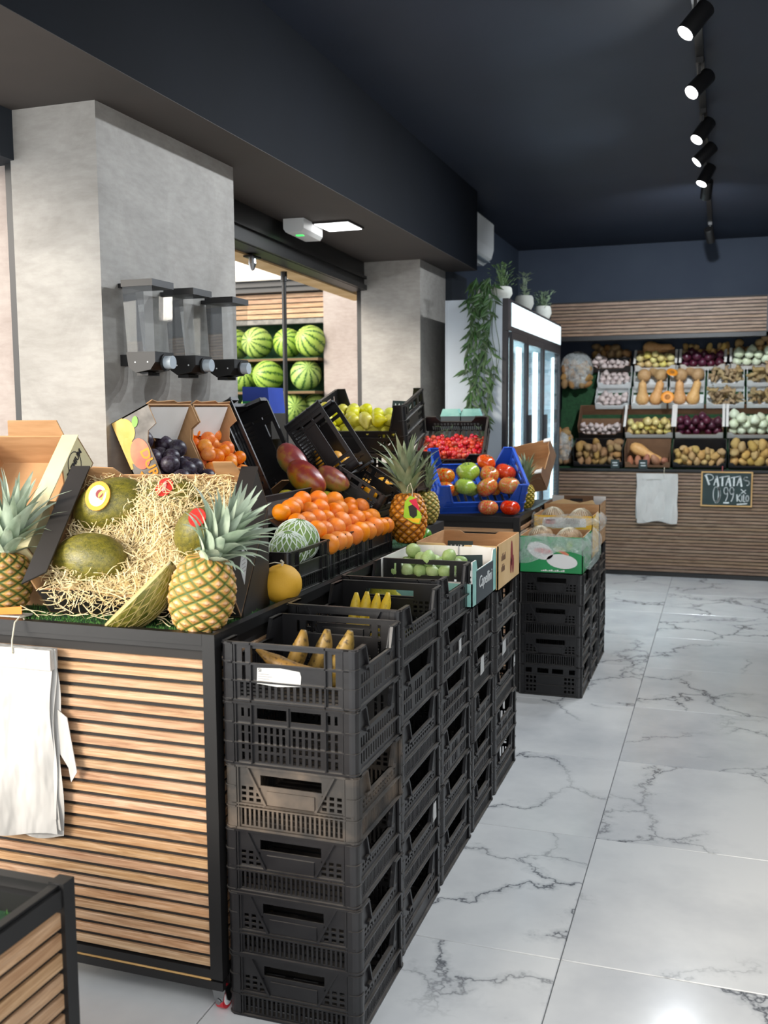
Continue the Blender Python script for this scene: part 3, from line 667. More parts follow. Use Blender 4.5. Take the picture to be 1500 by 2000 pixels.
reg('sweet_potato', lumpy(1, 1.5, .85, .8, 33), 'sweet_potato')
for c in ('yellow', 'red', 'white'): reg('onion_'+c, sph(1, 14, 10, .92, tip=.28), 'onion_'+c)
reg('garlic', sph(1, 15, 9, .8, tip=.5, fn=lambda a, r, z: 1+.07*abs(math.cos(4*a))), 'garlic_skin')
def ginger_mb(seed):
    r = random.Random(seed); mb = MB(); p = Vector((-.9, 0, 0)); path = [p]
    for i in range(5): p = p+Vector((.38, r.uniform(-.2, .2), r.uniform(-.08, .12))); path.append(p)
    mb.tube(path, [.22, .36, .3, .38, .3, .2], 8)
    for k in (1, 3, 4):
        q = path[k]; d = Vector((r.uniform(-.3, .5), r.choice((-1, 1))*.6, r.uniform(0, .5)))
        mb.tube([q, q+d*.5, q+d], [.26, .27, .17], 7)
    return mb
for i in range(3): reg('ginger%d' % i, ginger_mb(50+i), 'ginger_skin')
def butternut_mb(): return MB().lathe([(0, -1.0), (.3, -.98), (.58, -.85), (.74, -.6), (.76, -.35), (.66, -.08), (.53, .15), (.47, .45), (.47, .75), (.45, 1.0), (.36, 1.16), (.14, 1.24), (.12, 1.36), (0, 1.37)], 14)
reg('butternut', butternut_mb(), 'butternut_skin'); reg('butternut_base', butternut_mb(), 'butternut_pale')
def banana_mb(bend=.9):
    n = 12; path = []; rad = []
    for i in range(n+1):
        t = i/n; a = (t-.5)*bend; R = 1/bend; path.append((R*math.sin(a), 0, R*(1-math.cos(a)))); 
        rad.append(.105*min(1, (.22+2.6*t) if t < .3 else 1)*(1 if t < .8 else max(.3, 1-3.3*(t-.8))))
    return MB().tube(path, rad, 6)
reg('plantain', banana_mb(.8), 'banana_skin'); reg('banana', banana_mb(1.1), 'banana_yellow')
def put(kind, name, pos, s, label, cat, group, rot=None, M=None):
    o = single(name, PM[kind], None, label, cat, group)
    if M is not None: o.matrix_world = M
    else:
        o.location = pos; o.scale = s if hasattr(s, '__len__') else (s, s, s)
        o.rotation_euler = rot if rot is not None else (random.uniform(0, 6.28), random.uniform(0, 6.28), random.uniform(0, 6.28))
    return o
def pack(bx, by, z0, rad, grav, seed, it=260, zmax=None, start=.25):
    """settle spheres of the given radii inside a box of local extents; grav = local direction"""
    rs = np.random.RandomState(seed); n = len(rad); rad = np.array(rad); g = np.array(grav, float); g /= np.linalg.norm(g)
    p = np.stack([rs.uniform(bx[0], bx[1], n), rs.uniform(by[0], by[1], n), z0+rad+rs.uniform(0, start, n)], 1)
    for k in range(it):
        p += g*(.006 if k < it*.75 else .0012)
        for _ in range(4):
            d = p[:, None]-p[None]; L = np.sqrt((d**2).sum(2))+np.eye(n)*9; ov = rad[:, None]+rad[None]-L
            m = ov > 0; f = (d/L[..., None])*(ov*m)[..., None]*.5; p += f.sum(1)*.85
            p[:, 0] = np.clip(p[:, 0], bx[0]+rad, bx[1]-rad); p[:, 1] = np.clip(p[:, 1], by[0]+rad, by[1]-rad); p[:, 2] = np.maximum(p[:, 2], z0+rad)
            if zmax: p[:, 2] = np.minimum(p[:, 2], zmax)
    return p
def pile(kinds, name, M, bx, by, z0, n, r, label, cat, group, seed, grav=None, jit=.1, sc=None, zmax=None, it=200, upright=False):
    rr = random.Random(seed); rad = [r*rr.uniform(1-jit, 1+jit) for _ in range(n)]
    g = (M.to_3x3().inverted() @ Vector((0, 0, -1))) if grav is None else grav
    P = pack(bx, by, z0, rad, g, seed, it, zmax); out = []
    for q, s in zip(P, rad):
        k = kinds[rr.randrange(len(kinds))] if isinstance(kinds, (list, tuple)) else kinds
        rot = (rr.uniform(-.4, .4), rr.uniform(-.4, .4), rr.uniform(0, 6.28)) if upright else (rr.uniform(0, 6.28), rr.uniform(0, 6.28), rr.uniform(0, 6.28))
        out.append(put(k, name, M @ Vector(q), s if sc is None else [s*c for c in sc], label, cat, group, rot))
    return out
# ---- pineapple
def srgb(h): return lin(h)[:3]
def pineapple_body(R, hb, cols, nv=130, nu=90, na=10, ka=6.0, seed=0):
    vs, fs, cs = [], [], []; r = random.Random(seed); tint = {}
    c_gr, c_ed, c_mid, c_tip = [Vector(srgb(c)) for c in cols]; c_dk = Vector(srgb('#7a4a20'))
    for i in range(nu+1):
        u = i/nu; rad = R*max(.02, math.sin(math.pi*(.07+.86*u)))**.42
        if u < .03: rad *= .55+.45*u/.03
        if u > .97: rad *= .45+.55*(1-u)/.03
        for j in range(nv):
            v = j/nv; p = na*v+ka*u; q = na*v-ka*u; fa, fb = p-math.floor(p)-.5, q-math.floor(q)-.5
            e = 2*min(.5-abs(fa), .5-abs(fb)); cd = math.hypot(fa, fb)
            k = min(1, e/.45); d = .0065*(k*k*(3-2*k))+(.0035*(1-cd/.2) if cd < .2 else 0)
            a = 2*math.pi*v; vs.append(((rad+d)*math.cos(a), (rad+d)*math.sin(a), hb*u))
            key = (math.floor(p) % 97, math.floor(q) % 97); t = tint.setdefault(key, r.uniform(.86, 1.12))
            w_ = fa-fb; h_ = fa+fb
            c = c_ed.lerp(c_mid, min(1, max(0, (e-.2)/.3))) if e >= .2 else c_gr.lerp(c_ed, min(1, max(0, (e-.12)/.1)))
            if e > .3: c = c.lerp(c_tip, max(0, min(.85, (.32-cd)/.2))) if w_ > -.12 else c
            if cd < .3 and abs(h_) < .05 and w_ > -.05: c = c_tip*1.12
            if .06 < cd < .2 and w_ < .02: c = c.lerp(c_dk, .55)
            c = c*(1+.1*math.sin(37*v*na+23*u*ka))
            cs.append(tuple(c*t))
    for i in range(nu):
        for j in range(nv): fs.append((i*nv+j, i*nv+(j+1) % nv, (i+1)*nv+(j+1) % nv, (i+1)*nv+j))
    fs.append(tuple(range(nv))[::-1]); fs.append(tuple(range(nu*nv, (nu+1)*nv)))
    mb = MB(); mb.add(vs, fs); me = mb.mesh('pineapple_body', 'pineapple_skin', True)
    at = me.color_attributes.new('Col', 'FLOAT_COLOR', 'POINT')
    at.data.foreach_set('color', [x for c in cs for x in (*c, 1)])
    return me
def leaf_mesh(curl, mat, w=.036, L=.15, n=6):
    mb = MB(); vs = []; 
    for i in range(n+1):
        t = i/n; ww = w*(1-.15*t if t < .25 else (1-t)*1.25)*.5 if t < 1 else .0004; a = curl*t*t
        x = L*(math.sin(a*.9)/max(a, 1e-4) if a > 1e-3 else 1)*t*.0+L*sum(math.sin(curl*(k/n)**2) for k in range(i))/n; z = L*sum(math.cos(curl*(k/n)**2) for k in range(i))/n
        for s, dz in ((-1, .25), (0, 0), (1, .25)): vs.append((x-abs(s)*ww*.35*0+(-ww*dz if s else 0), s*ww, z))
    fs = []
    for i in range(n):
        for k in (0, 1): a = i*3+k; fs.append((a, a+1, a+4, a+3))
    mb.add(vs, fs); return mb.mesh('leaf', mat, True)
LEAF = {m: [leaf_mesh(c, m) for c in (.35, .8, 1.3)] for m in ('crown_leaf', 'crown_leaf_dry')}
def pineapple(label, base, R, hb, lean, cols, leafmat='crown_leaf', nl=46, Lmax=.17, cl=1.0, spin=0, seed=1, crown_lean=(0, 0), top_spread=1.0):
    r = random.Random(seed)
    root = thing('pineapple', label, 'pineapple', 'pineapples on the counters', loc=base, rot=(lean[0], lean[1], spin))
    part('body', pineapple_body(R, hb, cols, seed=seed), None, root)
    cr = part('crown', MB().lathe([(0, 0), (R*.34, .0), (R*.34, .02), (R*.2, .06*cl), (0, .075*cl)], 10), leafmat, root, True, loc=(0, 0, hb-.004), rot=(crown_lean[0], crown_lean[1], 0))
    for i in range(nl):
        t = i/(nl-1); a = i*2.39996+r.uniform(-.15, .15); tilt = (1.45-1.3*t**.8)*r.uniform(.9, 1.08)*(top_spread if t > .6 else 1); L = (Lmax*(.32+.68*math.sin(math.pi*min(1, .12+t*.62)))) * r.uniform(.85, 1.15)
        rad = R*.30*(1-t)+.003; z = .004+.06*cl*t
        c = 2 if t < .35 else (1 if t < .7 else 0)
        M = Matrix.Rotation(a, 4, 'Z') @ Matrix.Translation((rad, 0, z)) @ Matrix.Rotation(tilt*(.55 if c == 2 else .75 if c == 1 else .85), 4, 'Y')
        k = L/.15; link('leaf', LEAF[leafmat][c], cr, M=M @ Matrix.Diagonal((k, .55+.55*k if k < 1 else k, k, 1)))
    return root
# ---- cartons
def carton(label, M, w, l, h, mats, t=.005, prof=None, group=None, cat='carton', name='carton', flaps=True):
    """open carton: local x width, y length, z depth; mats = (outer, inner); prof = {side: polygon in (along, up)}"""
    root = thing(name, label, cat, group, M=M); prof = prof or {}
    def wall(side, poly, O, U, N_): return part('wall', MB().prism(poly, O, U, (0, 0, 1), N_, t, 0, 1, 1), list(mats), root)
    rect = lambda L: [(0, 0), (L, 0), (L, h), (0, h)]
    part('base', MB().box(0, w, 0, l, 0, t), mats[1], root)
    R = {}
    R['front'] = wall('front', prof.get('front', rect(w)), (0, 0, 0), (1, 0, 0), (0, 1, 0))
    R['back'] = wall('back', prof.get('back', rect(w)), (0, l, 0), (1, 0, 0), (0, -1, 0))
    R['left'] = wall('left', prof.get('left', rect(l)), (0, 0, 0), (0, 1, 0), (1, 0, 0))
    R['right'] = wall('right', prof.get('right', rect(l)), (w, 0, 0), (0, 1, 0), (-1, 0, 0))
    root['_'] = 0; del root['_']
    return root, R
# ------------------------------------------------------------------ front counter: melon carton with straw
ZT = 1.004
Mbox = Matrix.Translation((-1.80, 2.315, 1.03)) @ Matrix.Rotation(math.radians(10), 4, 'Z') @ Matrix.Rotation(math.radians(43), 4, 'X')
BW, BL, BD = .565, .41, .17
mbx, mbw = carton('black cardboard melon carton tilted towards the camera and filled with straw', Mbox, BW, BL, BD, ('card_black', 'kraft'), prof={
    'front': [(0, 0), (BW, 0), (BW, .11), (BW-.12, .11), (BW-.16, .085), (.2, .085), (.16, .11), (0, .11)], 'back': [(0, 0), (BW, 0), (BW, BD), (BW-.06, BD), (BW-.09, BD-.03), (.12, BD-.03), (.09, BD), (0, BD)]})
part('rim_flap', MB().prism([(-.005, -.03), (.052, .012), (.052, BL), (-.005, BL)], (0, 0, BD+.0005), (1, 0, 0), (0, 1, 0), (0, 0, 1), .005), 'card_black', mbx)
part('rim_flap', MB().prism([(0, .02), (.05, 0), (.05, BL), (0, BL)], (BW-.045, 0, BD+.0005), (1, 0, 0), (0, 1, 0), (0, 0, 1), .005), 'card_black', mbx)
part('corner_flap', MB().prism([(0, 0), (.085, .0), (.07, .075), (.012, .075)], (BW-.13, BL-.004, BD-.03), (1, 0, 0), (0, -.25, 1), (0, 1, 0), .004), 'kraft', mbx)
part('corner_flap', MB().prism([(0, 0), (.09, .0), (.075, .04), (.012, .045)], (.055, BL-.004, BD-.03), (1, 0, 0), (0, -.25, 1), (0, 1, 0), .004), 'kraft', mbx)
lab = part('diamond_label', MB().prism([(-.034, 0), (0, -.058), (.034, 0), (0, .058)], (BW+.0005, .12, .085), (0, .78, -.62), (0, .62, .78), (1, 0, 0), .0012), 'sticker_white', mbx, label='white diamond-shaped label')
for k in range(5): part('print_line', MB().box(-.014, .014, -.0004, .0004, -.0006, .0006, 0, frame(Vector((BW+.0022, .12, .085))+Vector((0, .62, .78))*(.024-.011*k), (0, .78, -.62), (0, .62, .78), (1, 0, 0))), 'ink_grey', lab)
# wedge carton that props it up
Rz = Matrix.Rotation(math.radians(10), 4, 'Z')
bk = Vector((0, BL*math.cos(math.radians(43)), BL*math.sin(math.radians(43))))
part('prop', MB().prism([(.03, .012), (bk.y, bk.z-.004), (bk.y, -.024), (.03, -.024)], Mbox.inverted() @ (Matrix.Translation((-1.80, 2.315, 1.03)) @ Rz @ Vector((.02, 0, 0))), Mbox.to_3x3().inverted() @ (Rz.to_3x3() @ Vector((0, 1, 0))), Mbox.to_3x3().inverted() @ Vector((0, 0, 1)), (1, 0, 0), BW-.021), 'card_black', mbx)
def sticker_on(o, ctr, nrm, r, mat, label, ry=None, t=.002):
    return part('sticker', MB().disc(ctr, nrm, r, t, 20, 0, ry), mat, o, label=label)
def melon(label, M, a, b, extra=None):
    o = single('frog_skin_melon', PM['frog_melon'], None, label, 'melon', None); o.matrix_world = M @ Matrix.Diagonal((a, a, b/1.42, 1)); return o
MLOC = [('green frog-skin melon with a yellow and red sticker at the upper left of the straw', (.125, .31, .098), (0, 1.25, .25), .088, .122),
        ('bright green frog-skin melon low on the left of the straw carton', (.115, .115, .092), (0, 1.35, -.1), .082, .118),
        ('netted frog-skin melon with a red sticker behind the front pineapple crown', (.435, .20, .10), (.35, .12, .2), .082, .12),
        ('frog-skin melon half buried in straw under the red oval sticker', (.30, .335, .09), (0, 1.5, .05), .078, .11)]
for lb_, p, e, a, b in MLOC:
    Mm = Mbox @ TR(p, e); o = melon(lb_, Mm, a, b)
    ax = Vector((1/a, 1/a, 1.42/b))
    def st(dirw, r, mat, lab, ry=None, off=1.0, name='sticker'):
        d = (Mm.to_3x3().inverted() @ Vector(dirw)).normalized(); q = Vector((d.x*a, d.y*a, d.z*b)); nn = Vector((d.x/a, d.y/a, d.z/b)).normalized()
        # sticker lives under the melon; undo its scale
        root_inv = Matrix.Diagonal((a, a, b/1.42, 1)).inverted()
        mb = MB().disc(q*off, nn, r, .0025, 22, 0, ry); mb.xform(root_inv); return part(name, mb, mat, o, label=lab)
    if 'yellow and red' in lb_:
        st((.05, -.93, .5), .047, 'print_orange', 'round orange-rimmed fruit sticker', .04); st((.05, -.93, .5), .034, 'print_white', 'white sticker centre', .028, 1.012); st((.10, -.95, .58), .014, 'print_maroon', 'red spot of the sticker', .012, 1.03); st((.24, -.93, .5), .016, 'print_yellow', 'yellow spot of the sticker', .018, 1.03)
    if 'with a red sticker' in lb_: st((.3, -.85, .72), .032, 'sticker_red', 'red oval sticker', .024)
    if 'red oval' in lb_: st((.15, -.75, .75), .034, 'sticker_red', 'red oval sticker', .026); st((.15, -.75, .75), .02, 'print_pink', 'pale lettering field', .006, 1.03)
# straw
def straw_mesh(n, seed):
    r = random.Random(seed); mb = MB()
    mel = [(Vector(p), e, a, b) for _, p, e, a, b in MLOC]
    def surf(x, y):
        h = .112+.03*math.sin(x*13+1)*math.sin(y*15+.4)+.03*math.exp(-((x-.32)/.13)**2-((y-.30)/.1)**2)
        d = math.hypot((x-.25)/.05, (y-.19)/.045); h -= .06*math.exp(-d*d)
        for c, e, a, b in mel[:3]:
            q = math.hypot(x-c.x, y-c.y)
            if q < .08: h = min(h, .075+.5*q*q/.08)
        return h
    for i in range(n):
        x = r.uniform(.045, BW-.02); y = r.uniform(.012, BL-.0) if r.random() < .97 else r.uniform(-.015, .02)
        lay = r.random(); nearm = min(math.hypot(x-c.x, y-c.y) for c, *_ in mel[:3])
        if nearm < .066 and r.random() < .9: continue
        z = surf(x, y)*(lay**.35)+r.uniform(-.004, .016)
        a = r.uniform(0, 6.28); el = r.uniform(-.35, .45); d = Vector((math.cos(a)*math.cos(el), math.sin(a)*math.cos(el), math.sin(el)))
        ax = Vector((r.uniform(-1, 1), r.uniform(-1, 1), r.uniform(-1, 1))).normalized(); k = r.uniform(-.55, .55); step = r.uniform(.007, .013); w = r.uniform(.0008, .0015)
        p = Vector((x, y, z)); vs = []; m = r.randint(5, 9)
        for q in range(m):
            s = d.cross(Vector((0, 0, 1)));  s = s.normalized() if s.length > .05 else Vector((1, 0, 0))
            vs += [p-s*w, p+s*w]; d = (Matrix.Rotation(k, 3, ax) @ d).normalized(); p = p+d*step
            if p.z < .006: p.z = .006
            lim = surf(min(BW, max(0, p.x)), p.y)+.035
            if p.z > lim: p.z = lim; d.z = -abs(d.z)*.5
            p.x = min(BW-.008, max(.02, p.x)); p.y = min(BL-.008, max(-.03, p.y))
        mb.add(vs, [(2*q, 2*q+1, 2*q+3, 2*q+2) for q in range(m-1)])
    return mb
so = single('packing_straw', straw_mesh(9000, 5), 'straw', 'pale curly packing straw around the melons in the black carton', 'straw', M=None)
so.matrix_world = Mbox; so['kind'] = 'stuff'
def loose_straw(n, seed):
    r = random.Random(seed); mb = MB()
    for i in range(n):
        x = r.uniform(-1.8, -1.27); y = 2.235+r.random()**2*.07+max(0, (x+1.8)*.12); p = Vector((x, y, 1.03+r.uniform(0, .02))); d = Vector((r.uniform(-1, 1), r.uniform(-.3, .3), r.uniform(-.2, .5))).normalized(); vs = []
        ax = Vector((r.uniform(-1, 1), r.uniform(-1, 1), r.uniform(-1, 1))).normalized()
        for q in range(7):
            vs += [p-Vector((0, .001, .0008)), p+Vector((0, .001, .0008))]; d = Matrix.Rotation(r.uniform(-.2, .5), 3, ax) @ d; p = p+d*.011; p.z = max(1.028, p.z); p.y = max(2.226, p.y)
        mb.add(vs, [(2*q, 2*q+1, 2*q+3, 2*q+2) for q in range(6)])
    return mb
lo = single('loose_straw', loose_straw(46, 9), 'straw', 'loose straw strands fallen on the turf before the melon carton', 'straw'); lo['kind'] = 'stuff'
# half melon in wrap, leaning on the carton
def half_melon():
    Ld = Vector((.74, .06, .67)).normalized(); Nn = Vector((-.62, -.30, .72)); Nn = (Nn-Ld*Nn.dot(Ld)).normalized(); B = Ld.cross(Nn)
    M = frame((-1.475, 2.262, 1.108), B, Nn, Ld); root = thing('half_melon', 'wrapped half melon in netting, cut side up, leaning in front of the straw', 'melon', M=M)
    mb = MB(); n, m = 20, 14; vs = []; a, b = .078, .135
    for i in range(m+1):
        t = -math.pi/2+math.pi*i/m
        for j in range(n+1):
            q = math.pi+math.pi*j/n; vs.append((a*math.cos(t)*math.cos(q), a*math.cos(t)*math.sin(q), b*math.sin(t)))
    mb.add(vs, [(i*(n+1)+j, i*(n+1)+j+1, (i+1)*(n+1)+j+1, (i+1)*(n+1)+j) for i in range(m) for j in range(n)])
    part('rind', mb, 'melon_skin', root, True)
    part('cut_face', MB().prism([(a*math.cos(x), b*math.sin(x)) for x in [2*math.pi*i/28 for i in range(28)]], (0, 0, 0), (1, 0, 0), (0, 0, 1), (0, 1, 0), .004), 'melon_flesh', root)
    net = MB()
    for s in (-1, 1):
        for k in range(15):
            path = []
            for i in range(13):
                t = -1.45+2.9*i/12; q = math.pi+math.pi*((k/14+s*.35*(i/12)) % 1.0)
                path.append(((a+.0012)*math.cos(t)*math.cos(q), (a+.0012)*math.cos(t)*math.sin(q), (b+.001)*math.sin(t)))
            run = [path[0]]
            for u, v in zip(path, path[1:]):
                if (Vector(u)-Vector(v)).length > .08:
                    if len(run) > 1: net.tube(run, .0007, 4, caps=False)
                    run = []
                run.append(v)
            if len(run) > 1: net.tube(run, .0007, 4, caps=False)
    q = part('net', net, 'net_tan', root); q['kind'] = 'stuff'
half_melon()
# pineapples
COL1 = ('#47601a', '#a08a2c', '#cf9030', '#d9ac80'); COL2 = ('#7a4a1c', '#a8641c', '#d2862a', '#e0a868'); COL3 = ('#5c6a1c', '#8a7f22', '#bd9a34', '#d2bd6a')
pineapple('large ripe pineapple with a leaning grey-green crown at the front corner of the counter', (-1.305, 2.275, 1.018), .082, .205, (.0, .2), COL1, nl=56, Lmax=.175, crown_lean=(.05, .5), seed=3)
pineapple('pineapple cut by the left edge of the photo, crown leaning over the cream box', (-1.965, 2.30, 1.018), .08, .185, (-.05, .12), COL1, nl=46, Lmax=.20, crown_lean=(0, .2), seed=5)
p2 = pineapple('orange-brown pineapple with a colourful swing tag beyond the orange crates', (-1.253, 4.0, 1.03), .076, .215, (0, -.03), COL2, 'crown_leaf_dry', nl=44, Lmax=.21, seed=7, crown_lean=(0, -.05))
tg = part('swing_tag', MB().prism([(-.03, .035), (-.005, .06), (.02, .05), (.04, -.03), (.028, -.06), (.0, -.055), (-.04, -.03)], (.045, -.082, .15), (1, 0, 0), (0, -.1, 1), (0, -1, 0), .001), 'sticker_lime', p2, label='lime, yellow and pink swing tag')
part('tag_patch', MB().prism([(-.012, .04), (.02, .05), (.036, -.01), (.012, .012)], (.045, -.0835, .15), (1, 0, 0), (0, -.1, 1), (0, -1, 0), .0008), 'sticker_pink', tg)
part('tag_badge', MB().prism([(-.018, .02), (.0, .028), (.018, .012), (.016, -.018), (.0, -.03), (-.014, -.018)], (.048, -.085, .145), (1, 0, 0), (0, -.1, 1), (0, -1, 0), .0008), 'ink', tg)
part('tag_patch', MB().prism([(-.03, -.034), (.034, -.036), (.026, -.056), (0, -.052)], (.045, -.0835, .15), (1, 0, 0), (0, -.1, 1), (0, -1, 0), .0008), 'card_yellow', tg)
part('tag_string', MB().tube([(.045, -.08, .2), (.05, -.085, .235), (.04, -.08, .262), (.028, -.075, .25), (.02, -.07, .225)], .0015, 5), 'string', p2)
pineapple('golden green pineapple standing against the side of the blue crate', (-1.455, 4.93, 1.0), .07, .175, (0, .0), COL3, 'crown_leaf_dry', nl=40, Lmax=.17, seed=9)
pineapple('small pineapple wedged right of the blue tomato crate', (-1.125, 5.93, .996), .058, .15, (.0, .05), COL3, 'crown_leaf_dry', nl=34, Lmax=.14, seed=11)
# cream premium box behind the left pineapple
Mp = Matrix.Translation((-2.20, 2.37, 1.125)) @ Matrix.Rotation(math.radians(6), 4, 'Z') @ Matrix.Rotation(math.radians(46), 4, 'X')
pb, pw = carton('cream fruit box marked PREMIUM tilted beside the melon carton', Mp, .325, .43, .13, ('card_cream', 'kraft'), prof={'right': [(0, 0), (.43, 0), (.43, .13), (.30, .13), (.27, .09), (.2, .09), (.17, .13), (0, .13)]})
part('rim_flap', MB().box(.275, .33, .0, .43, .1305, .1345), 'card_cream', pb)
part('back_flap', MB().prism([(0, 0), (.2, 0), (.19, .06), (.02, .06)], (.08, .428, .12), (1, 0, 0), (0, .3, 1), (0, 1, 0), .004), 'kraft', pb)
lettering(pb, 'PREMIUM', .027, 'ink', (.3265, .352, .088), (0, 1, 0), (0, 0, 1), bold=.0006)
rg = MB()
for k in range(20):
    a0, a1 = 2*math.pi*k/20, 2*math.pi*(k+1)/20
    rg.prism([(.04*math.cos(a0), .04*math.sin(a0)), (.04*math.cos(a1), .04*math.sin(a1)), (.037*math.cos(a1), .037*math.sin(a1)), (.037*math.cos(a0), .037*math.sin(a0))], (.3255, .352, .085), (0, 1, 0), (0, 0, 1), (1, 0, 0), .0006)
part('emblem_ring', rg, 'ink', pb)
part('hand_hole', MB().disc((.3255, .16, .05), (1, 0, 0), .018, .0006, 16, 0, .013), 'ink', pb)
part('wood_tie', MB().bar((.331, .115, .06), (.331, .175, .105), .012, .022), 'kraft', pb)
part('prop', MB().prism([(.03, .0), (.43*.694, .43*.719-.004), (.43*.694, -.118), (.03, -.118)], (.02, 0, 0), Mp.to_3x3().inverted() @ (Matrix.Rotation(math.radians(6), 3, 'Z') @ Vector((0, 1, 0))), Mp.to_3x3().inverted() @ Vector((0, 0, 1)), (1, 0, 0), .28), 'kraft', pb)
# orange-edged tray under the left pineapple
tr = thing('cardboard_tray', 'white and orange cardboard tray lying on the turf at the left edge', 'tray', loc=(-2.0, 2.235, 1.026), rot=(0, 0, .05))
part('tray_base', MB().box(0, .165, 0, .045, 0, .004), 'card_white', tr); part('tray_lip', MB().prism([(0, 0), (.165, .012), (.165, .034), (0, .016)], (0, -.002, 0), (1, 0, 0), (0, 0, 1), (0, -1, 0), .003), 'card_orange', tr)
# yellow netted melon on the corner
ym = thing('galia_melon', 'round yellow netted melon on the counter edge next to the black carton', 'melon', loc=(-1.272, 2.745, 1.066), rot=(.15, .1, 0))
part('rind', PM['galia'], None, ym, scale=.063)
part('stalk', MB().tube([(0, 0, .06), (.004, 0, .07), (-.006, .004, .074)], .0035, 6), 'string', ym); part('raffia', MB().tube([(.0, 0, .066), (-.02, -.01, .07), (-.045, -.01, .06), (-.058, -.01, .04)], .0016, 5), 'string', ym)
# three low crates along the counter edge
for i, (y0, y1, lb_) in enumerate(((2.83, 3.185, 'holding the netted green melons'), (3.195, 3.535, 'in the middle of the orange row'), (3.545, 3.885, 'at the far end of the orange row'))):
    crate(('bar', 'double', 'bar')[i], 'low black crate on the counter edge %s' % lb_, 'low crates of the orange row', loc=(-1.45, (y0+y1)/2, 1.0045), size=(y1-y0, .33, .145), rot=(0, 0, math.pi/2))
def netted(label, loc, r, spin):
    root = thing('netted_melon', label, 'melon', loc=loc, rot=(.2, .1, spin)); part('rind', sph(r, 22, 16, .96), 'melon_green', root, True)
    net = MB(); K = 15
    for s in (-1, 1):
        for k in range(K):
            net.tube([((r+.001)*math.cos(t)*math.cos(a), (r+.001)*math.cos(t)*math.sin(a), .96*(r+.001)*math.sin(t)) for t, a in [(-1.35+2.7*i/16, 2*math.pi*k/K+s*1.5*i/16) for i in range(17)]], .0021, 4, caps=False)
    part('foam_net', net, 'net_white', root)['kind'] = 'stuff'
pm('melon_green', '#6f8f4a', '#8fa862', 12, .5)
netted('pale green melon in white foam netting nearest the black carton', (-1.36, 2.99, 1.135), .064, 0)
netted('pale green melon in white foam netting next to the oranges', (-1.385, 3.118, 1.148), .078, 1)
MO = frame((-1.305, 3.16, 1.085), (0, 1, 0), (-.85, 0, .527), (.527, 0, .85))
tray = single('tilted_tray', MB().box(.0, .715, .0, .33, -.006, 0).box(0, .715, .33, .336, -.006, .03), 'crate_black', 'black tilted tray holding up the oranges behind the crate rims', 'tray'); tray.matrix_world = MO
pile('orange', 'orange', MO, (.01, .71), (-.02, .30), .001, 34, .038, 'bright orange in the heap above the low black crates', 'orange', 'oranges heaped in the low crates', 21, grav=(0, -.25, -1), jit=.1)
# upper tier cartons leaning on the pillar
Vt, Nt = Vector((-.42, 0, .9075)), Vector((.9075, 0, .42))
def lean(y, w=.30, x=-1.864, z=1.175): return frame((x, y, z), (0, 1, 0), Vt, Nt)
CL_, CHh = .42, .165
sidep = [(0, 0), (CL_, 0), (CL_, CHh), (.345, CHh), (.335, .125), (.30, .105), (0, .105)]
def lean_box(label, y, outer):
    M = lean(y); root, R = carton(label, M, .30, CL_, CHh, (outer, 'kraft'), prof={'left': sidep, 'right': sidep, 'front': [(0, 0), (.3, 0), (.3, .1), (0, .1)]})
    part('white_flap', MB().prism([(.02, 0), (.28, 0), (.26, .13), (.02, .11)], (0, CL_-.012, CHh-.004), (1, 0, 0), (0, -.72, -.69), (0, .69, -.72), .003), 'card_white', root)
    part('handle_slot', MB().box(.215, .262, CL_-.055, CL_-.035, CHh-.046, CHh-.0395, 0, None), 'ink', root) if False else None
    part('torn_edge', MB().prism([(0, 0), (.3, 0), (.29, .016), (.2, .008), (.16, .02), (.06, .012), (.01, .022)], (0, CL_, CHh-.004), (1, 0, 0), (0, .25, .97), (0, 1, 0), .003), 'kraft', root)
    return M, root, R
Mpl, plb, _ = lean_box('grey printed plum carton with mango picture and yellow lettering', 3.0, 'card_grey')
# printed end of the plum carton: mango picture and lettering
XO, XU, XV, XN = (-.0008, 0, 0), (0, 1, 0), (0, 0, 1), (-1, 0, 0)
def pr(poly, mat, d): part('print', MB().prism(poly, (-.0004-d, 0, 0), XU, XV, XN, .0006), mat, plb)
el = lambda cx, cy, rx, ry, rot=0: [(cx+rx*math.cos(t)*math.cos(rot)-ry*math.sin(t)*math.sin(rot), cy+rx*math.cos(t)*math.sin(rot)+ry*math.sin(t)*math.cos(rot)) for t in [2*math.pi*i/24 for i in range(24)]]
pr([(.24, .002), (.418, .002), (.418, .05), (.33, .03), (.24, .012)], 'print_yellow', 0)
pr(el(.372, .042, .044, .038), 'print_yellow', .0007); pr(el(.275, .062, .055, .040, .2), 'print_red', .0014); pr(el(.385, .092, .02, .012, .6), 'print_green', .0014); pr(el(.30, .03, .05, .024), 'print_yellow', .0009)
pr([(.20, .012), (.22, .04), (.05, .062), (.03, .045)], 'print_orange', .0008); pr([(.18, .045), (.2, .06), (.05, .08), (.04, .066)], 'print_blue', .0008)
lettering(plb, 'DURA', .052, 'print_orange', (-.002, .215, .080), (0, -1, 0), (0, 0, 1), bold=.0012)
pr([(.045, .066), (.09, .066), (.09, .098), (.045, .098)], 'sticker_red', .0012)
for k in range(3): pr([(.05+.013*k, .07), (.059+.013*k, .07), (.059+.013*k, .094), (.05+.013*k, .09)], 'print_orange', .002)
pile('plum', 'plum', Mpl, (.006, .294), (.05, .36), .03, 30, .034, 'dark purple plum in the printed carton on the pillar side', 'plum', 'plums in the leaning carton', 31, zmax=.15, jit=.08, grav=(-.15, -.5, -1))
Map, apb, _ = lean_box('plain kraft apricot carton leaning next to the plums', 3.31, 'kraft')
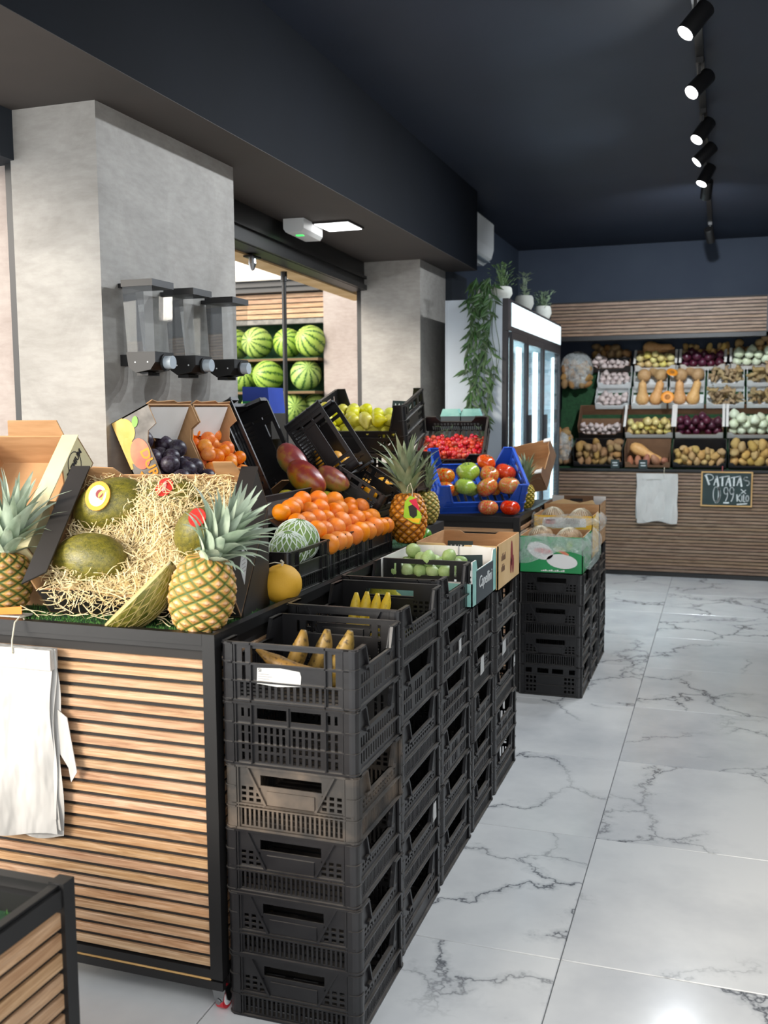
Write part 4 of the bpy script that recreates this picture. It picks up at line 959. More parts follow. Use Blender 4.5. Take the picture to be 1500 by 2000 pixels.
pile('apricot', 'apricot', Map, (.006, .294), (.05, .385), .03, 46, .031, 'orange and red apricot in the kraft carton', 'apricot', 'apricots in the leaning carton', 32, zmax=.15, jit=.1, grav=(0, -.3, -1))
# mango crate, then more tilted crates
def lean_crate(label, style, O, w, l, h, V, Nv, mat='crate_black'):
    V = Vector(V).normalized(); Nv = Vector(Nv).normalized(); U = Vector((0, 1, 0)); O = Vector(O)
    M = frame(O+U*(w/2)+V*(l/2), -V, U, Nv); return crate(style, label, 'tilted display crates', mat, M=M, size=(l, w, h)), frame(O, U, V, Nv)
mc, Mm = lean_crate('black mango crate leaning between the apricots and a see-through crate', 'bar', (-1.864, 3.625, 1.175), .35, .45, .17, Vt, Nt)
part('liner', MB().prism([(0, 0), (.2, 0), (.17, .13), (.02, .14)], (CW/2-.03, .0, .01), (0, .9, 0), (-.2, 0, 1), (-1, 0, 0), .003), 'kraft', mc)
def mango(label, pos, rot, s=.052, kind='mango'): return put(kind, 'mango', pos, s, label, 'mango', 'mangoes above the oranges', rot)
mango('red mango highest in the black crate', (-1.70, 3.80, 1.385), (0, .75, -.15), .058); mango('large mango with green belly and red shoulder over the oranges', (-1.615, 3.74, 1.318), (-.15, .6, -.1), .063)
mango('red and yellow mango right of the large green-bellied one', (-1.555, 3.885, 1.305), (0, .5, .15), .05); mango('green mango with a round dark sticker under the mango crate', (-1.545, 3.84, 1.21), (1.2, .4, .2), .046, 'mango_green'); mango('green mango low behind the heap of oranges', (-1.64, 3.66, 1.225), (.6, .5, .4), .045, 'mango_green')
tc, Mt = lean_crate('black crate with a see-through gridded end tilted beside the mangoes', 'bar', (-1.64, 4.0, 1.25), .20, .34, .2, (-.569, 0, .822), (.822, 0, .569))
lc, Ml = lean_crate('low tilted black crate above the far oranges', 'window', (-1.39, 3.905, 1.125), .34, .25, .13, (-.855, 0, .519), (.519, 0, .855))
crate('double', 'black crate propping the see-through tilted crate', 'tilted display crates', loc=(-1.72, 4.1, 1.166), size=(.34, .2, .075))
pile('peach', 'peach', Mt, (.02, .18), (.02, .3), .012, 8, .033, 'yellow peach inside the see-through tilted crate', 'peach', 'peaches in the see-through crate', 33, zmax=.17)
put('peach', 'peach', Ml @ Vector((.2, .12, .05)), .034, 'single yellow peach in the low tilted crate', 'peach', None); 
bx = thing('blue_carton', 'blue and green carton standing against the pillar behind the apricots', 'carton', loc=(-2.02, 4.02, 1.1655))
part('body', MB().prism([(0, .42), (.135, .42), (.125, .535), (.0, .54)], (-.02, 0, 0), (1, 0, 0), (0, 0, 1), (0, 1, 0), .16), 'card_blue', bx); part('lower_body', MB().prism([(0, 0), (.16, 0), (.135, .4195), (.0, .4195)], (-.02, 0, 0), (1, 0, 0), (0, 0, 1), (0, 1, 0), .16), 'card_black', bx); part('green_band', MB().prism([(0, 0), (.132, 0), (.131, .03), (0, .03)], (-.02, -.0015, .445), (1, 0, 0), (0, 0, 1), (0, 1, 0), .0015), 'card_green', bx)
# rear stand with pears and peaches
st = thing('rear_stand', 'dark stand carrying the pear and peach crates behind the front counter', 'stand')
part('stand_body', MB().box(-2.0, -1.40, 4.30, 5.10, .02, 1.0), 'dark_panel', st)
crate('bar', 'dark brown crate with a hand slot directly under the pears', 'dark crates under the pears', 'crate_brown', loc=(-1.61, 4.80, 1.19), size=(.36, .34, .19))
crate('bar', 'dark brown crate at the bottom under the pears', 'dark crates under the pears', 'crate_brown', loc=(-1.61, 4.80, 1.0005), size=(.36, .34, .189))
crate('bar', 'dark brown crate under the pears beside the one with the hand slot', 'dark crates under the pears', 'crate_brown', loc=(-1.86, 4.80, 1.0005), size=(.13, .34, .378))
crate('bar', 'black crate under the loose yellow peaches', 'peach crates', loc=(-1.575, 4.455, 1.0005), size=(.36, .32, .125))
crate('bar', 'black crate heaped with yellow peaches behind the pineapples', 'peach crates', loc=(-1.575, 4.455, 1.126), size=(.36, .32, .13))
pile('peach', 'peach', Matrix.Translation((-1.575, 4.455, 1.135)), (-.17, .17), (-.15, .15), .0, 34, .036, 'yellow peach heaped in the crate behind the pineapples', 'peach', 'peaches behind the pineapples', 34)
def front_crate(label, style, cx, y, z, w, d, h, tilt, mat, group, turn=0):
    R = Matrix.Rotation(math.radians(turn), 4, 'Z') @ Matrix.Rotation(math.radians(tilt), 4, 'X'); O = Matrix.Translation((cx, y, z)) @ R
    M = O @ Matrix.Translation((0, d/2, 0)) @ Matrix.Rotation(math.pi/2, 4, 'Z')
    return crate(style, label, group, mat, M=M, size=(d, w, h)), O
pc, Mpe = front_crate('black crate of yellow-green pears tilted on top of the rear stack', 'low', -1.705, 4.645, 1.385, .49, .36, .24, 15, 'crate_black', 'tilted display crates')
pile('pear', 'pear', Mpe, (-.22, .22), (.015, .34), .055, 52, .034, 'yellow-green pear in the tilted crate', 'pear', 'pears in the tilted crate', 35, jit=.08, grav=(0, -.15, -1), sc=(1, 1, .95))
def price_card(label, loc, w, h, rot, rows):
    root = thing('price_card', label, 'price tag', loc=loc, rot=rot); part('card', MB().box(-w/2, w/2, 0, .004, 0, h), 'chalkboard', root)
    r = random.Random(len(rows))
    for i, n in enumerate(rows):
        for k in range(n): q = -w*.38+w*.76*k/n; part('chalk_mark', MB().prism([(0, 0), (w*.05, 0), (w*(.05+.04*(k % 2)), h*.24), (w*.04*(k % 3), h*.26)], (q, -.0002, h*(.58-.42*i)), (1, 0, 0), (0, 0, 1), (0, -1, 0), .0006), 'chalk', root)
price_card('small dark price card stuck among the pears', (-1.555, 4.86, 1.555), .12, .09, (-.25, .05, .1), [6, 4])
# limes by the far end
for i, (x, y, s) in enumerate(((-1.255, 4.165, .03), (-1.25, 4.232, .031), (-1.305, 4.205, .034))): put('lime', 'lime', (x, y, 1.006+s), s, 'dark green lime in the little group beside the tagged pineapple', 'lime', 'limes beside the pineapple', (1.4, i, .4*i))
# ---- second counter: blue tomato crate, cherry tomatoes
bc, Mb_ = front_crate('blue plastic crate of mixed red and green tomatoes', 'low', -1.311, 5.559, .997, .53, .38, .20, 33, 'crate_blue', None, 28)
TM = [((-.19, .20, .125), 'mix', .064), ((-.045, .215, .14), 'green', .07), ((.075, .275, .165), 'red', .056), ((.185, .22, .13), 'red', .064), ((-.085, .095, .125), 'green', .062), ((.045, .09, .12), 'mix', .066), ((.18, .095, .125), 'mix', .067), ((.075, .175, .15), 'mix', .058), ((-.2, .085, .115), 'mix', .055), ((-.02, .15, .055), 'green', .046), ((.11, .15, .055), 'mix', .046), ((-.14, .15, .055), 'mix', .046)]
TL = ['flattened ribbed tomato, %s' % t for t in ('orange-red at the left end of the blue crate', 'large pale green one with an orange blush near the crate back', 'deep red and topmost in the blue crate', 'red at the right rear of the blue crate', 'glossy green beside the left end', 'orange-red in the middle of the front row', 'orange at the right front of the blue crate', 'orange-ribbed in the middle of the crate', 'orange-red at the left front corner of the crate', 'green and half hidden under the middle', 'orange and half hidden at the lower right', 'pale and half hidden at the lower left')]
def tomato(pos, s, k, label, rot):
    root = thing('beef_tomato', label, 'tomato', 'large tomatoes on the second counter', loc=pos, rot=rot); part('flesh', PM['tomato_'+k], None, root, scale=s)
    mb = MB()
    for i in range(5): a = i*1.257; mb.bar((0, 0, s*.62), (.3*s*math.cos(a), .3*s*math.sin(a), s*.74), .004, .002)
    part('calyx', mb, 'leaf_green', root); return root
for i, ((x, y, lay), k, s) in enumerate(TM):
    tomato(Mb_ @ Vector((x, y, lay)), s, k, TL[i], (random.uniform(-.2, .7), random.uniform(-.4, .4), i))
tomato((-1.245, 5.485, .996+.044), .058, 'mix', 'flattened ribbed tomato, orange-green, on the counter before the blue crate', (0, .1, 1)); tomato((-1.125, 5.515, .996+.043), .057, 'red', 'flattened ribbed tomato, red, on the counter edge before the blue crate', (.1, 0, 2))
part('torn_label', MB().prism([(0, 0), (.07, .01), (.06, .035), (.01, .04)], (-.1, -CD/2+.0055, .03), (1, 0, 0), (0, 0, 1), (0, -1, 0), .0012), 'sticker_white', bc)
for k in range(9): part('print', MB().box(CW/2-.0075, CW/2-.0065, -.12+.022*k, -.105+.022*k, .03, .036+.004*(k % 3)), 'print_white', bc)
cc, Mc = front_crate('black crate of cherry tomatoes tilted behind the blue crate', 'plaque', -1.60, 5.99, 1.225, .43, .37, .12, 40, 'crate_black', None, 6)
pile('cherry_tomato', 'cherry_tomato', Mc, (-.20, .20), (.015, .355), .012, 190, .0165, 'small red cherry tomato in the black crate', 'tomato', 'cherry tomatoes in the black crate', 36, grav=(0, -.35, -1), jit=.12, it=110)
def vine():
    r = random.Random(4); mb = MB()
    for i in range(46):
        x, y = r.uniform(-.19, .19), r.uniform(.02, .34); p = Vector((x, y, .05)); d = Vector((r.uniform(-1, 1), r.uniform(-1, 1), .1)).normalized(); mb.tube([p, p+d*.02+Vector((0, 0, .006)), p+d*.045], .0014, 4)
    return mb
vv = single('tomato_vines', vine(), 'leaf_green', 'thin green vine stalks among the cherry tomatoes', 'vine'); vv.matrix_world = Mc; vv['kind'] = 'stuff'
for i, x in enumerate((-1.72, -1.58)):
    pk = thing('punnet', 'teal-lidded punnet %s behind the cherry tomatoes' % ('on the left' if i == 0 else 'on the right'), 'punnet', 'teal punnets behind the cherry tomatoes', loc=(x, 6.46, 1.2005), rot=(.0, 0, .1))
    part('tub', MB().prism([(-.06, 0), (.06, 0), (.065, .35), (-.065, .35)], (0, -.05, 0), (1, 0, 0), (0, 0, 1), (0, 1, 0), .1), 'card_slate', pk); part('lid', MB().prism([(-.068, .3505), (.068, .3505), (.05, .40), (-.05, .40)], (0, -.055, 0), (1, 0, 0), (0, 0, 1), (0, 1, 0), .11), 'card_teal', pk)
Mq = Matrix.Translation((-1.31, 6.18, 1.03)) @ Matrix.Rotation(math.radians(30), 4, 'X') @ Matrix.Rotation(math.radians(-14), 4, 'Y')
qb, _ = carton('open kraft carton with white corners tilted right of the blue crate', Mq, .30, .40, .13, ('kraft_dark', 'kraft'), prof={'right': [(0, 0), (.4, 0), (.4, .13), (.33, .13), (.3, .09), (.1, .09), (.07, .13), (0, .13)]})
for x, y in ((.262, -.002), (.262, .365)): part('white_corner', MB().box(x, x+.042, y, y+.036, .1305, .138), 'card_white', qb)
# ------------------------------------------------------------------ contents of the near stacks
PL = [((-1.09, 2.40, .895), (0, -1.05, .15), .24, 'plantain, brown-speckled and standing at the left in the nearest crate'), ((-1.04, 2.45, .89), (0, -1.05, .05), .24, 'plantain, second from the left in the nearest crate'), ((-.99, 2.47, .892), (.1, -.95, -.02), .24, 'plantain, rightmost of the three standing in the nearest crate'),
      ((-1.04, 2.29, .93), (.3, .25, -.1), .22, 'plantain lying along the front of the nearest crate'), ((-.99, 2.35, .89), (0, .1, .2), .22, 'plantain at the bottom of the nearest crate')]
for pos, rot, s, lb_ in PL:
    root = thing('plantain', lb_, 'plantain', 'plantains in the nearest crate', loc=pos, rot=rot); part('skin', PM['plantain'], None, root, scale=s)
part('fruit_sticker', MB().box(-.012, .012, -.0262, -.024, -.008, .012), 'sticker_red', bpy.data.objects['plantain.003'], label='red and white fruit sticker')
for i in range(4):
    root = thing('banana', 'yellow banana in the small hand inside the second stack, %s' % ('nearest', 'second', 'third', 'farthest')[i], 'banana', 'bananas in the second stack', loc=(-1.06+.028*i, 2.80+.01*i, .955+.004*(i % 2)), rot=(.1, -1.05+.08*i, 1.4)); part('skin', PM['banana'], None, root, scale=.17)
put('mango_green', 'mango', (-1.07, 3.13, .94), .055, 'yellow-green speckled mango on end in the third stack', 'mango', None, (0, 1.35, .3))
put('mango_green', 'mango', (-.97, 2.93, .90), .05, 'yellow-green mango lying in the second stack', 'mango', None, (0, .2, .6))
put('mango_green', 'mango', (-1.12, 3.28, .92), .05, 'yellow-green mango lying in the third stack', 'mango', None, (0, .2, .9))
# teal and slate carton with green figs on the fourth stack
M4 = Matrix.Translation((-1.195, 3.45, .8755))
t4, w4 = carton('teal and slate carton of green figs on the fourth crate stack', M4, .355, .40, .17, ('card_teal', 'card_white'), prof={'right': [(0, 0), (.4, 0), (.4, .17), (.345, .17), (.325, .13), (.08, .13), (.06, .17), (0, .17)], 'front': [(0, 0), (.355, 0), (.355, .09), (0, .09)]})
part('slate_panel', MB().prism([(.06, .004), (.34, .004), (.34, .128), (.06, .128)], (.3555, 0, 0), (0, 1, 0), (0, 0, 1), (1, 0, 0), .001), 'card_slate', t4)
lettering(t4, 'Capellini', .062, 'chalk', (.3572, .2, .078), (0, 1, 0), (0, 0, 1), shear=.3)
part('liner', MB().box(.1, .2, .385, .392, .1, .172), 'card_white', t4); part('liner', MB().prism([(0, 0), (.1, 0), (.09, .07), (.01, .08)], (.25, .38, .1), (1, 0, 0), (0, 0, 1), (0, 1, 0), .003), 'card_white', t4)
pile('green_fig', 'green_fig', M4, (.02, .27), (.02, .3), .095, 30, .027, 'pale green fig in the teal carton', 'fig', 'green figs in the teal carton', 41, jit=.12)
part('false_bottom', MB().box(.006, .349, .006, .394, .086, .0925), 'card_white', t4)
price_card('small black price card standing in the teal carton', (-.93, 3.72, .945), .13, .085, (-.2, 0, .35), [])
# brown carton on the fifth stack
M5 = Matrix.Translation((-1.19, 3.89, .8605))
t5, w5 = carton('brown wood-look carton with tomato print on the fifth crate stack', M5, .35, .44, .19, ('kraft_pale', 'kraft'), prof={'front': [(0, 0), (.35, 0), (.35, .185), (.21, .185), (.19, .165), (.15, .165), (.12, .19), (0, .19)], 'back': [(0, 0), (.35, 0), (.35, .19), (.26, .19), (.24, .178), (.1, .178), (.08, .19), (0, .19)]})
lettering(t5, 'la', .05, 'ink', (.125, -.001, .135), (1, 0, 0), (0, 0, 1), extrude=.0004)
for k in range(11): part('print', MB().box(.3503, .351, .06+.014*(k % 6), .069+.014*(k % 6), .115-.045*(k//6), .135+.01*(k % 2)-.045*(k//6)), 'kraft_dark', t5)
for cy, cz, rx, rz in ((.27, .12, .022, .055), (.30, .07, .018, .04), (.255, .07, .016, .035)): part('print', MB().disc((.3505, cy, cz), (1, 0, 0), rx, .0006, 16, 0, rz), 'print_maroon', t5)
part('fold_line', MB().box(.175, .177, -.0012, 0, .0, .164), 'kraft', t5)
price_card('dark chalk price card standing inside the brown carton', (-1.06, 4.12, .93), .11, .1, (-.15, 0, .1), [6, 5])
single('white_box', MB().prism([(0, 0), (.15, 0), (.15, .05), (.02, .06), (0, .05)], (-1.30, 4.82, 1.0005), (1, 0, 0), (0, 0, 1), (0, 1, 0), .1), 'card_white', 'small white box at the end of the rear stand', 'box') if False else None
# ---- cartons on the far stacks
def sack(label, loc, s, rot):
    root = thing('net_sack', label, 'sack', 'brown net sacks in the film-wrapped cartons', loc=loc, rot=rot); part('contents', lumpy(1, *s, 61+int(abs(loc[1])*10), 18, 12, .09), 'papaya_net', root, True)
    net = MB()
    for k in range(14):
        a = math.pi*k/14; net.tube([(1.02*s[0]*math.cos(t)*math.cos(a), 1.02*s[1]*math.cos(t)*math.sin(a), 1.02*s[2]*math.sin(t)) for t in [2*math.pi*i/20 for i in range(21)]], .0016, 3, caps=False)
    part('netting', net, 'string', root)['kind'] = 'stuff'
def film_skirt(label, x0, x1, y0, y1, ztop, drop, seed, bulge=.0):
    r = random.Random(seed); mb = MB(); path = [(x0, y1), (x0, y0), (x1, y0), (x1, y1)]; pts = []
    for (ax, ay), (bx_, by_) in zip(path, path[1:]):
        n = 14
        for i in range(n): pts.append((ax+(bx_-ax)*i/n, ay+(by_-ay)*i/n))
    pts.append(path[-1]); nn = len(pts); cx, cy = (x0+x1)/2, (y0+y1)/2; rows = []
    for k in range(8):
        t = k/7; row = []
        for i, (px_, py_) in enumerate(pts):
            ox, oy = px_-cx, py_-cy; L = math.hypot(ox, oy); out = .006+.012*math.sin(i*.9+k*.5)*t+r.uniform(0, .006)*t+(.05*bulge*math.sin(math.pi*t) if i > 28 else 0)
            zz = ztop-t*drop*(.72+.22*math.sin(i*.33+seed)+(.25 if i > 28 else 0))+.012*math.sin(i*.55+seed)*(1-t)
            row.append((px_+ox/L*out, py_+oy/L*out, zz))
        rows.append(row)
    mb.add([p for row in rows for p in row], [(k*nn+i, k*nn+i+1, (k+1)*nn+i+1, (k+1)*nn+i) for k in range(7) for i in range(nn-1)])
    return single('plastic_film', mb, 'plastic_film', label, 'plastic film', None, True)
Mg = Matrix.Translation((-1.043, 5.388, .6925))
g1, _ = carton('green printed carton wrapped in clear film on the first far stack', Mg, .348, .37, .205, ('card_green', 'kraft'))
def gp(poly, mat, d, root=None): part('print', MB().prism(poly, (0, -.0005-d, 0), (1, 0, 0), (0, 0, 1), (0, -1, 0), .0006), mat, root or g1)
gp(el(.115, .125, .075, .045, -.35), 'print_white', 0); gp(el(.235, .07, .085, .04, -.1), 'print_white', 0); gp(el(.13, .125, .05, .014, -.1), 'print_pink', .0008); gp(el(.22, .135, .035, .018, -.3), 'print_green', .0008); gp(el(.275, .16, .016, .026, -.2), 'print_green', .0008); gp(el(.245, .118, .03, .008, -.4), 'print_red', .001)
for k in range(12): part('print', MB().box(.12+.011*k, .129+.011*k, -.0014, -.0005, .012, .016+.003*(k % 3)), 'print_white', g1)
sack('brown net sack on the left of the green carton', (-.95, 5.52, .85), (.075, .11, .09), (0, 0, .2)); sack('brown net sack on the right of the green carton', (-.79, 5.52, .845), (.075, .11, .09), (0, 0, -.2))
film_skirt('crumpled clear plastic film hanging over the green carton', -1.045, -.690, 5.384, 5.765, .905, .17, 3, 1.2)
My = Matrix.Translation((-1.043, 5.805, .7205))
y1_, _ = carton('yellow printed carton wrapped in film on the second far stack', My, .348, .32, .25, ('card_yellow', 'kraft'))
gp([(.05, .185), (.14, .175), (.31, .185), (.31, .235), (.14, .24), (.06, .235)], 'print_white', 0, y1_); gp(el(.1, .21, .035, .012), 'print_pink', .0008, y1_); gp(el(.1, .222, .03, .005), 'print_maroon', .0016, y1_)
for k in range(14): part('bar_line', MB().box(.19+.006*k, .19+.006*k+.003*(1+k % 2)*.6, -.0016, -.0009, .2, .232), 'ink_grey', y1_)
sack('brown net sack on the left of the yellow carton', (-.95, 5.96, .92), (.075, .1, .085), (0, 0, .3)); sack('brown net sack on the right of the yellow carton', (-.785, 5.96, .915), (.072, .1, .085), (0, 0, -.2))
film_skirt('crumpled clear plastic film over the yellow carton', -1.045, -.690, 5.80, 6.13, .972, .10, 8, .8)
Mw = Matrix.Translation((-1.043, 6.165, .7405))
w1_, _ = carton('kraft carton with white corners and a hand slot on the third far stack', Mw, .348, .33, .265, ('kraft', 'kraft_dark'), prof={'back': [(0, 0), (.348, 0), (.348, .29), (0, .29)]})
for x in (.0, .27): part('white_corner', MB().box(x, x+.078, .3185, .3245, .2, .288), 'card_white', w1_)
part('hand_slot', MB().box(.12, .2, .3195, .3245, .255, .27), 'ink', w1_); part('tissue', MB().prism([(0, 0), (.3, 0), (.28, .03), (.2, .012), (.1, .035), (.03, .015)], (.02, .02, .26), (1, 0, 0), (0, 0, 1), (0, 1, 0), .003), 'kraft_pale', w1_)
# ------------------------------------------------------------------ bag pads
def bag_pad(label, x0, x1, y, z1, z0, seed, hookz, nl=5):
    root = thing('bag_pad', label, 'bags', loc=((x0+x1)/2, y, z0)); r = random.Random(seed); w = (x1-x0)/2; H_ = z1-z0
    for k in range(nl):
        nx, nz = 22, 26; vs = []; ph = r.uniform(0, 6); sh = r.uniform(-.008, .012)
        for j in range(nz+1):
            t = j/nz
            for i in range(nx+1):
                u = -1+2*i/nx
                dy = -.006*(nl-k)-.010*t*(nl-k)/nl*math.sin(u*3+ph)-.006*math.sin(u*7+ph*2)*t-.004*math.sin(t*9+u*3+ph)
                vs.append((u*w*(.97+.03*math.cos(t*3+ph))+sh*t+.004*math.sin(t*11+ph)*(abs(u) > .9), dy, H_*(1-t)-(.012*math.sin(u*4+ph)*t if True else 0)+(.02*(k % 3)*t)))
        mb = MB(); n1 = nx+1; mb.add(vs, [(j*n1+i, j*n1+i+1, (j+1)*n1+i+1, (j+1)*n1+i) for j in range(nz) for i in range(nx)])
        part('bag', mb, 'bag_white', root, True)
    part('top_band', MB().box(-w*.98, w*.98, -.006*nl-.004, -.002, H_-.055, H_), 'bag_white', root)
    hx = w*.35
    part('hook', MB().tube([(hx, -.012, H_-.03), (hx, -.038, H_-.012), (hx, -.036, H_+.02), (hx, -.022, hookz-z0), (hx, .0, hookz-z0+.012), (hx, .014, hookz-z0+.006), (hx, .02, hookz-z0-.006)], .0022, 6), 'string', root)
    return root
bag_pad('pad of white plastic bags hooked on the front counter', -2.06, -1.682, 2.194, .963, .435, 4, 1.03)
bp = bag_pad('small pad of white bags hanging on the back counter', -.748, -.373, 9.618, .982, .52, 6, 1.03, 3)
part('loose_bag', MB().prism([(0, 0), (.03, -.02), (.055, -.17), (.035, -.2), (.028, -.16), (.0, -.12)], (.185, -.012, .36), (1, 0, 0), (0, 0, 1), (0, 1, 0), .002), 'bag_white', bpy.data.objects['bag_pad'])
# ------------------------------------------------------------------ dispensers on the pillar
def dispenser(label, y0, w=.135):
    root = thing('wall_dispenser', label, 'dispenser', 'empty wall dispensers on the pillar', loc=(-2.04, y0, 1.74)); xb, xf = .05, .17
    part('mount_plate', MB().box(.0005, .05, .05, w-.05, .02, .06).box(.0005, .05, .05, w-.05, .295, .31), 'black_metal', root)
    body = MB(); a = [(xb, 0), (xf, 0), (xf, w), (xb, w)]; b_ = [(xb+.006, .012), (xf-.004, .012), (xf-.004, w-.006), (xb+.006, w-.006)]; t = .002
    for s, (top, bot) in enumerate((((a[0], a[1]), (b_[0], b_[1])), ((a[1], a[2]), (b_[1], b_[2])), ((a[2], a[3]), (b_[2], b_[3])), ((a[3], a[0]), (b_[3], b_[0])))):
        body.add([(*bot[0], .065), (*bot[1], .065), (*top[1], .29), (*top[0], .29)], [(0, 1, 2, 3)])
    part('clear_hopper', body, 'clear_acrylic', root)
    part('lid', MB().box(xb-.003, xf+.003, -.003, w+.003, .2905, .314), 'black_metal', root)
    pr_ = [(xb+.004, .066), (xf, .066), (xf, .03), (xf-.02, .004), (xb+.04, -.006), (xb+.012, .012)]
    bs = part('base', MB().prism(pr_, (0, .006, 0), (1, 0, 0), (0, 0, 1), (0, 1, 0), w-.01), 'black_metal', root)
    part('spout', MB().box(xb+.03, xf-.045, .03, w-.03, -.016, -.004), 'black_metal', bs)
    kn = part('knob', MB().disc((xf+.0005, w*.5, .030), (1, 0, 0), .023, .034, 20), 'grey_plastic', root, True, 40); part('collar', MB().disc((xf, w*.5, .030), (1, 0, 0), .031, .006, 24), 'black_metal', kn)
    for q in (.05, .1): part('rivet', MB().disc((xb+q-.01, .006, .03), (0, -1, 0), .003, .0015, 8), 'white_plastic', bs)
for y0, lb_ in ((3.02, 'clear wall dispenser with grey knob, nearest of the three'), (3.30, 'clear wall dispenser with grey knob, middle of the three'), (3.612, 'clear wall dispenser with grey knob, farthest of the three')): dispenser(lb_, y0)
# ------------------------------------------------------------------ ceiling fixtures
tk = thing('light_track', 'black ceiling track carrying the spotlights', 'light track', loc=(-.14, 6.8, 3.205))
part('rail', MB().box(-.018, .018, -4.6, 3.4, 0, .034), 'black_metal', tk)
def spot(label, y, d, lit=True, power=60, zc=3.095):
    d = Vector(d).normalized(); q = d.to_track_quat('-Z', 'Y'); ctr = Vector((-.14, y, zc))
    root = thing('track_spotlight', label, 'spotlight', 'track spotlights', loc=ctr)
    M = q.to_matrix().to_4x4()
    bd = part('housing', MB().lathe([(0, .075), (.034, .075), (.038, .07), (.038, -.06), (.036, -.062), (.034, -.055), (.0, -.05)], 20), 'black_metal', root, True, 40, M=M)
    part('lens', MB().lathe([(0, -.056), (.033, -.058), (.033, -.061), (0, -.061)], 20), 'lamp_white' if lit else 'steel', root, M=M)
    part('bracket', MB().bar((0, 0, .035), (0, 0, .109), .012), 'black_metal', root); part('adapter', MB().box(-.016, .016, -.05, .05, .085, .1095), 'black_metal', root)
    if lit:
        ld = bpy.data.lights.new('spot_lamp', 'SPOT'); ld.energy = power; ld.spot_size = math.radians(150); ld.spot_blend = 1.0; ld.shadow_soft_size = .03; ld.color = (.88, .94, 1.0)
        lo_ = bpy.data.objects.new('spot_lamp', ld); C.objects.link(lo_); lo_.parent = root; lo_.matrix_basis = Matrix.Translation(d*.075) @ M
SPW = 55
for y, d, lit, lb_ in ((4.2, (-.55, -.3, -.75), 1, 'lit track spotlight nearest the camera'), (5.0, (-.6, -.55, -.75), 1, 'black track spotlight turned to show its cylinder body'), (5.83, (-.5, -.4, -.8), 1, 'lit track spotlight, third along the track'), (6.36, (-.7, -.2, -.7), 1, 'lit track spotlight, fourth along the track'), (6.93, (-.4, -.3, -.85), 1, 'lit track spotlight, fifth along the track'), (7.38, (-.1, .7, -.7), 1, 'lit warm track spotlight, sixth along the track'), (9.3, (.2, .9, -.75), 0, 'dark track spotlight turned to the back wall')):
    spot(lb_, y, d, bool(lit), SPW*(1.5 if y < 5.5 else 5.5 if y > 7.2 else 1.4))
pl_ = thing('ceiling_panel_lamp', 'square recessed ceiling lamp glowing white beside the emergency light', 'lamp', loc=(-2.10, 5.38, 2.64)); part('frame', MB().box(-.11, .11, -.125, .125, 0, .0095), 'card_black', pl_); part('diffuser', MB().box(-.10, .10, -.115, .115, -.004, -.0005), 'panel_white', pl_)
em = thing('emergency_light', 'white emergency light box with a green diode under the beam', 'emergency light', loc=(-2.27, 5.27, 2.575), rot=(0, 0, .06)); part('housing', MB().prism([(-.06, .02), (-.045, 0), (.045, 0), (.06, .02), (.06, .0745), (-.06, .0745)], (0, -.16, 0), (1, 0, 0), (0, 0, 1), (0, 1, 0), .32), 'white_plastic', em)
part('diode', MB().box(-.02, .02, -.07, -.04, -.003, -.0003), 'led_green', em); part('diffuser', MB().box(-.042, .042, -.15, .15, -.0015, -.0002), 'white_plastic', em) if False else None
ac = thing('air_conditioner', 'white wall air conditioner behind the end of the beam', 'air conditioner', loc=(-2.0595, 7.62, 2.80))
part('case', MB().prism([(0, .0), (.12, 0), (.19, .05), (.21, .12), (.21, .33), (.19, .35), (0, .35)], (0, 0, 0), (1, 0, 0), (0, 0, 1), (0, 1, 0), .16+.0), 'white_plastic', ac) if False else None
part('case', MB().prism([(0, .0), (.12, 0), (.19, .05), (.21, .12), (.21, .33), (.19, .35), (0, .35)], (0, -.6, 0), (1, 0, 0), (0, 0, 1), (0, 1, 0), .77), 'white_plastic', ac); part('louver', MB().bar((.155, -.55, .018), (.155, .12, .018), .07, .006), 'grey_plastic', ac)
ac.location = (-2.0595, 8.15, 2.80)
# street pole
single('door_pole', MB().tube([(0, 0, 0), (0, 0, 2.38)], .014, 10).tube([(0, 0, 2.38), (0, 0, 2.44)], .02, 10), 'black_metal', 'thin black upright pole in the street opening', 'pole', None, True, 40, loc=(-2.555, 5.62, 0))
hk = thing('ceiling_sensor', 'small dark bracket fitting under the street lintel', 'fitting', loc=(-2.46, 5.0, 2.38)); part('plate', MB().box(-.03, .03, -.05, .05, .05, .06), 'black_metal', hk); part('plug', MB().lathe([(0, -.02), (.012, -.01), (.022, .02), (.02, .05), (0, .05)], 10), 'steel', hk)
# watermelons
WMN = [(-4.16, 8.0, 2.051, 'top shelf behind the dispenser'), (-3.905, 8.0, 2.051, 'top shelf, left of the pole'), (-3.645, 7.99, 2.051, 'top shelf, behind the pole'), (-3.39, 8.0, 2.051, 'top shelf, beside the pink pillar'), (-4.05, 7.93, 1.766, 'middle shelf behind the grey knob'), (-3.765, 7.92, 1.766, 'middle shelf, left of the pole, with a yellow patch'), (-3.45, 7.93, 1.766, 'middle shelf, right of the pole'), (-3.85, 7.85, 1.476, 'lowest shelf behind the blue carton'), (-3.555, 7.85, 1.476, 'lowest shelf behind the pole foot'), (-3.40, 8.12, 1.476, 'lowest shelf beside the pink pillar')]
for i, (x, y, z, lb_) in enumerate(WMN):
    r_ = .139+.003*math.sin(i*2.3); put('watermelon', 'watermelon', (x, y+.09*(i % 2 == 0)*(i != 9), z+r_*.99), r_*.94 if i == 9 else r_*.97, 'striped green watermelon on the %s' % lb_, 'watermelon', 'watermelons in the street stand', (1.25+.2*math.sin(i*1.7), .3*math.sin(i*2.1), .7*math.sin(i*3.3)))
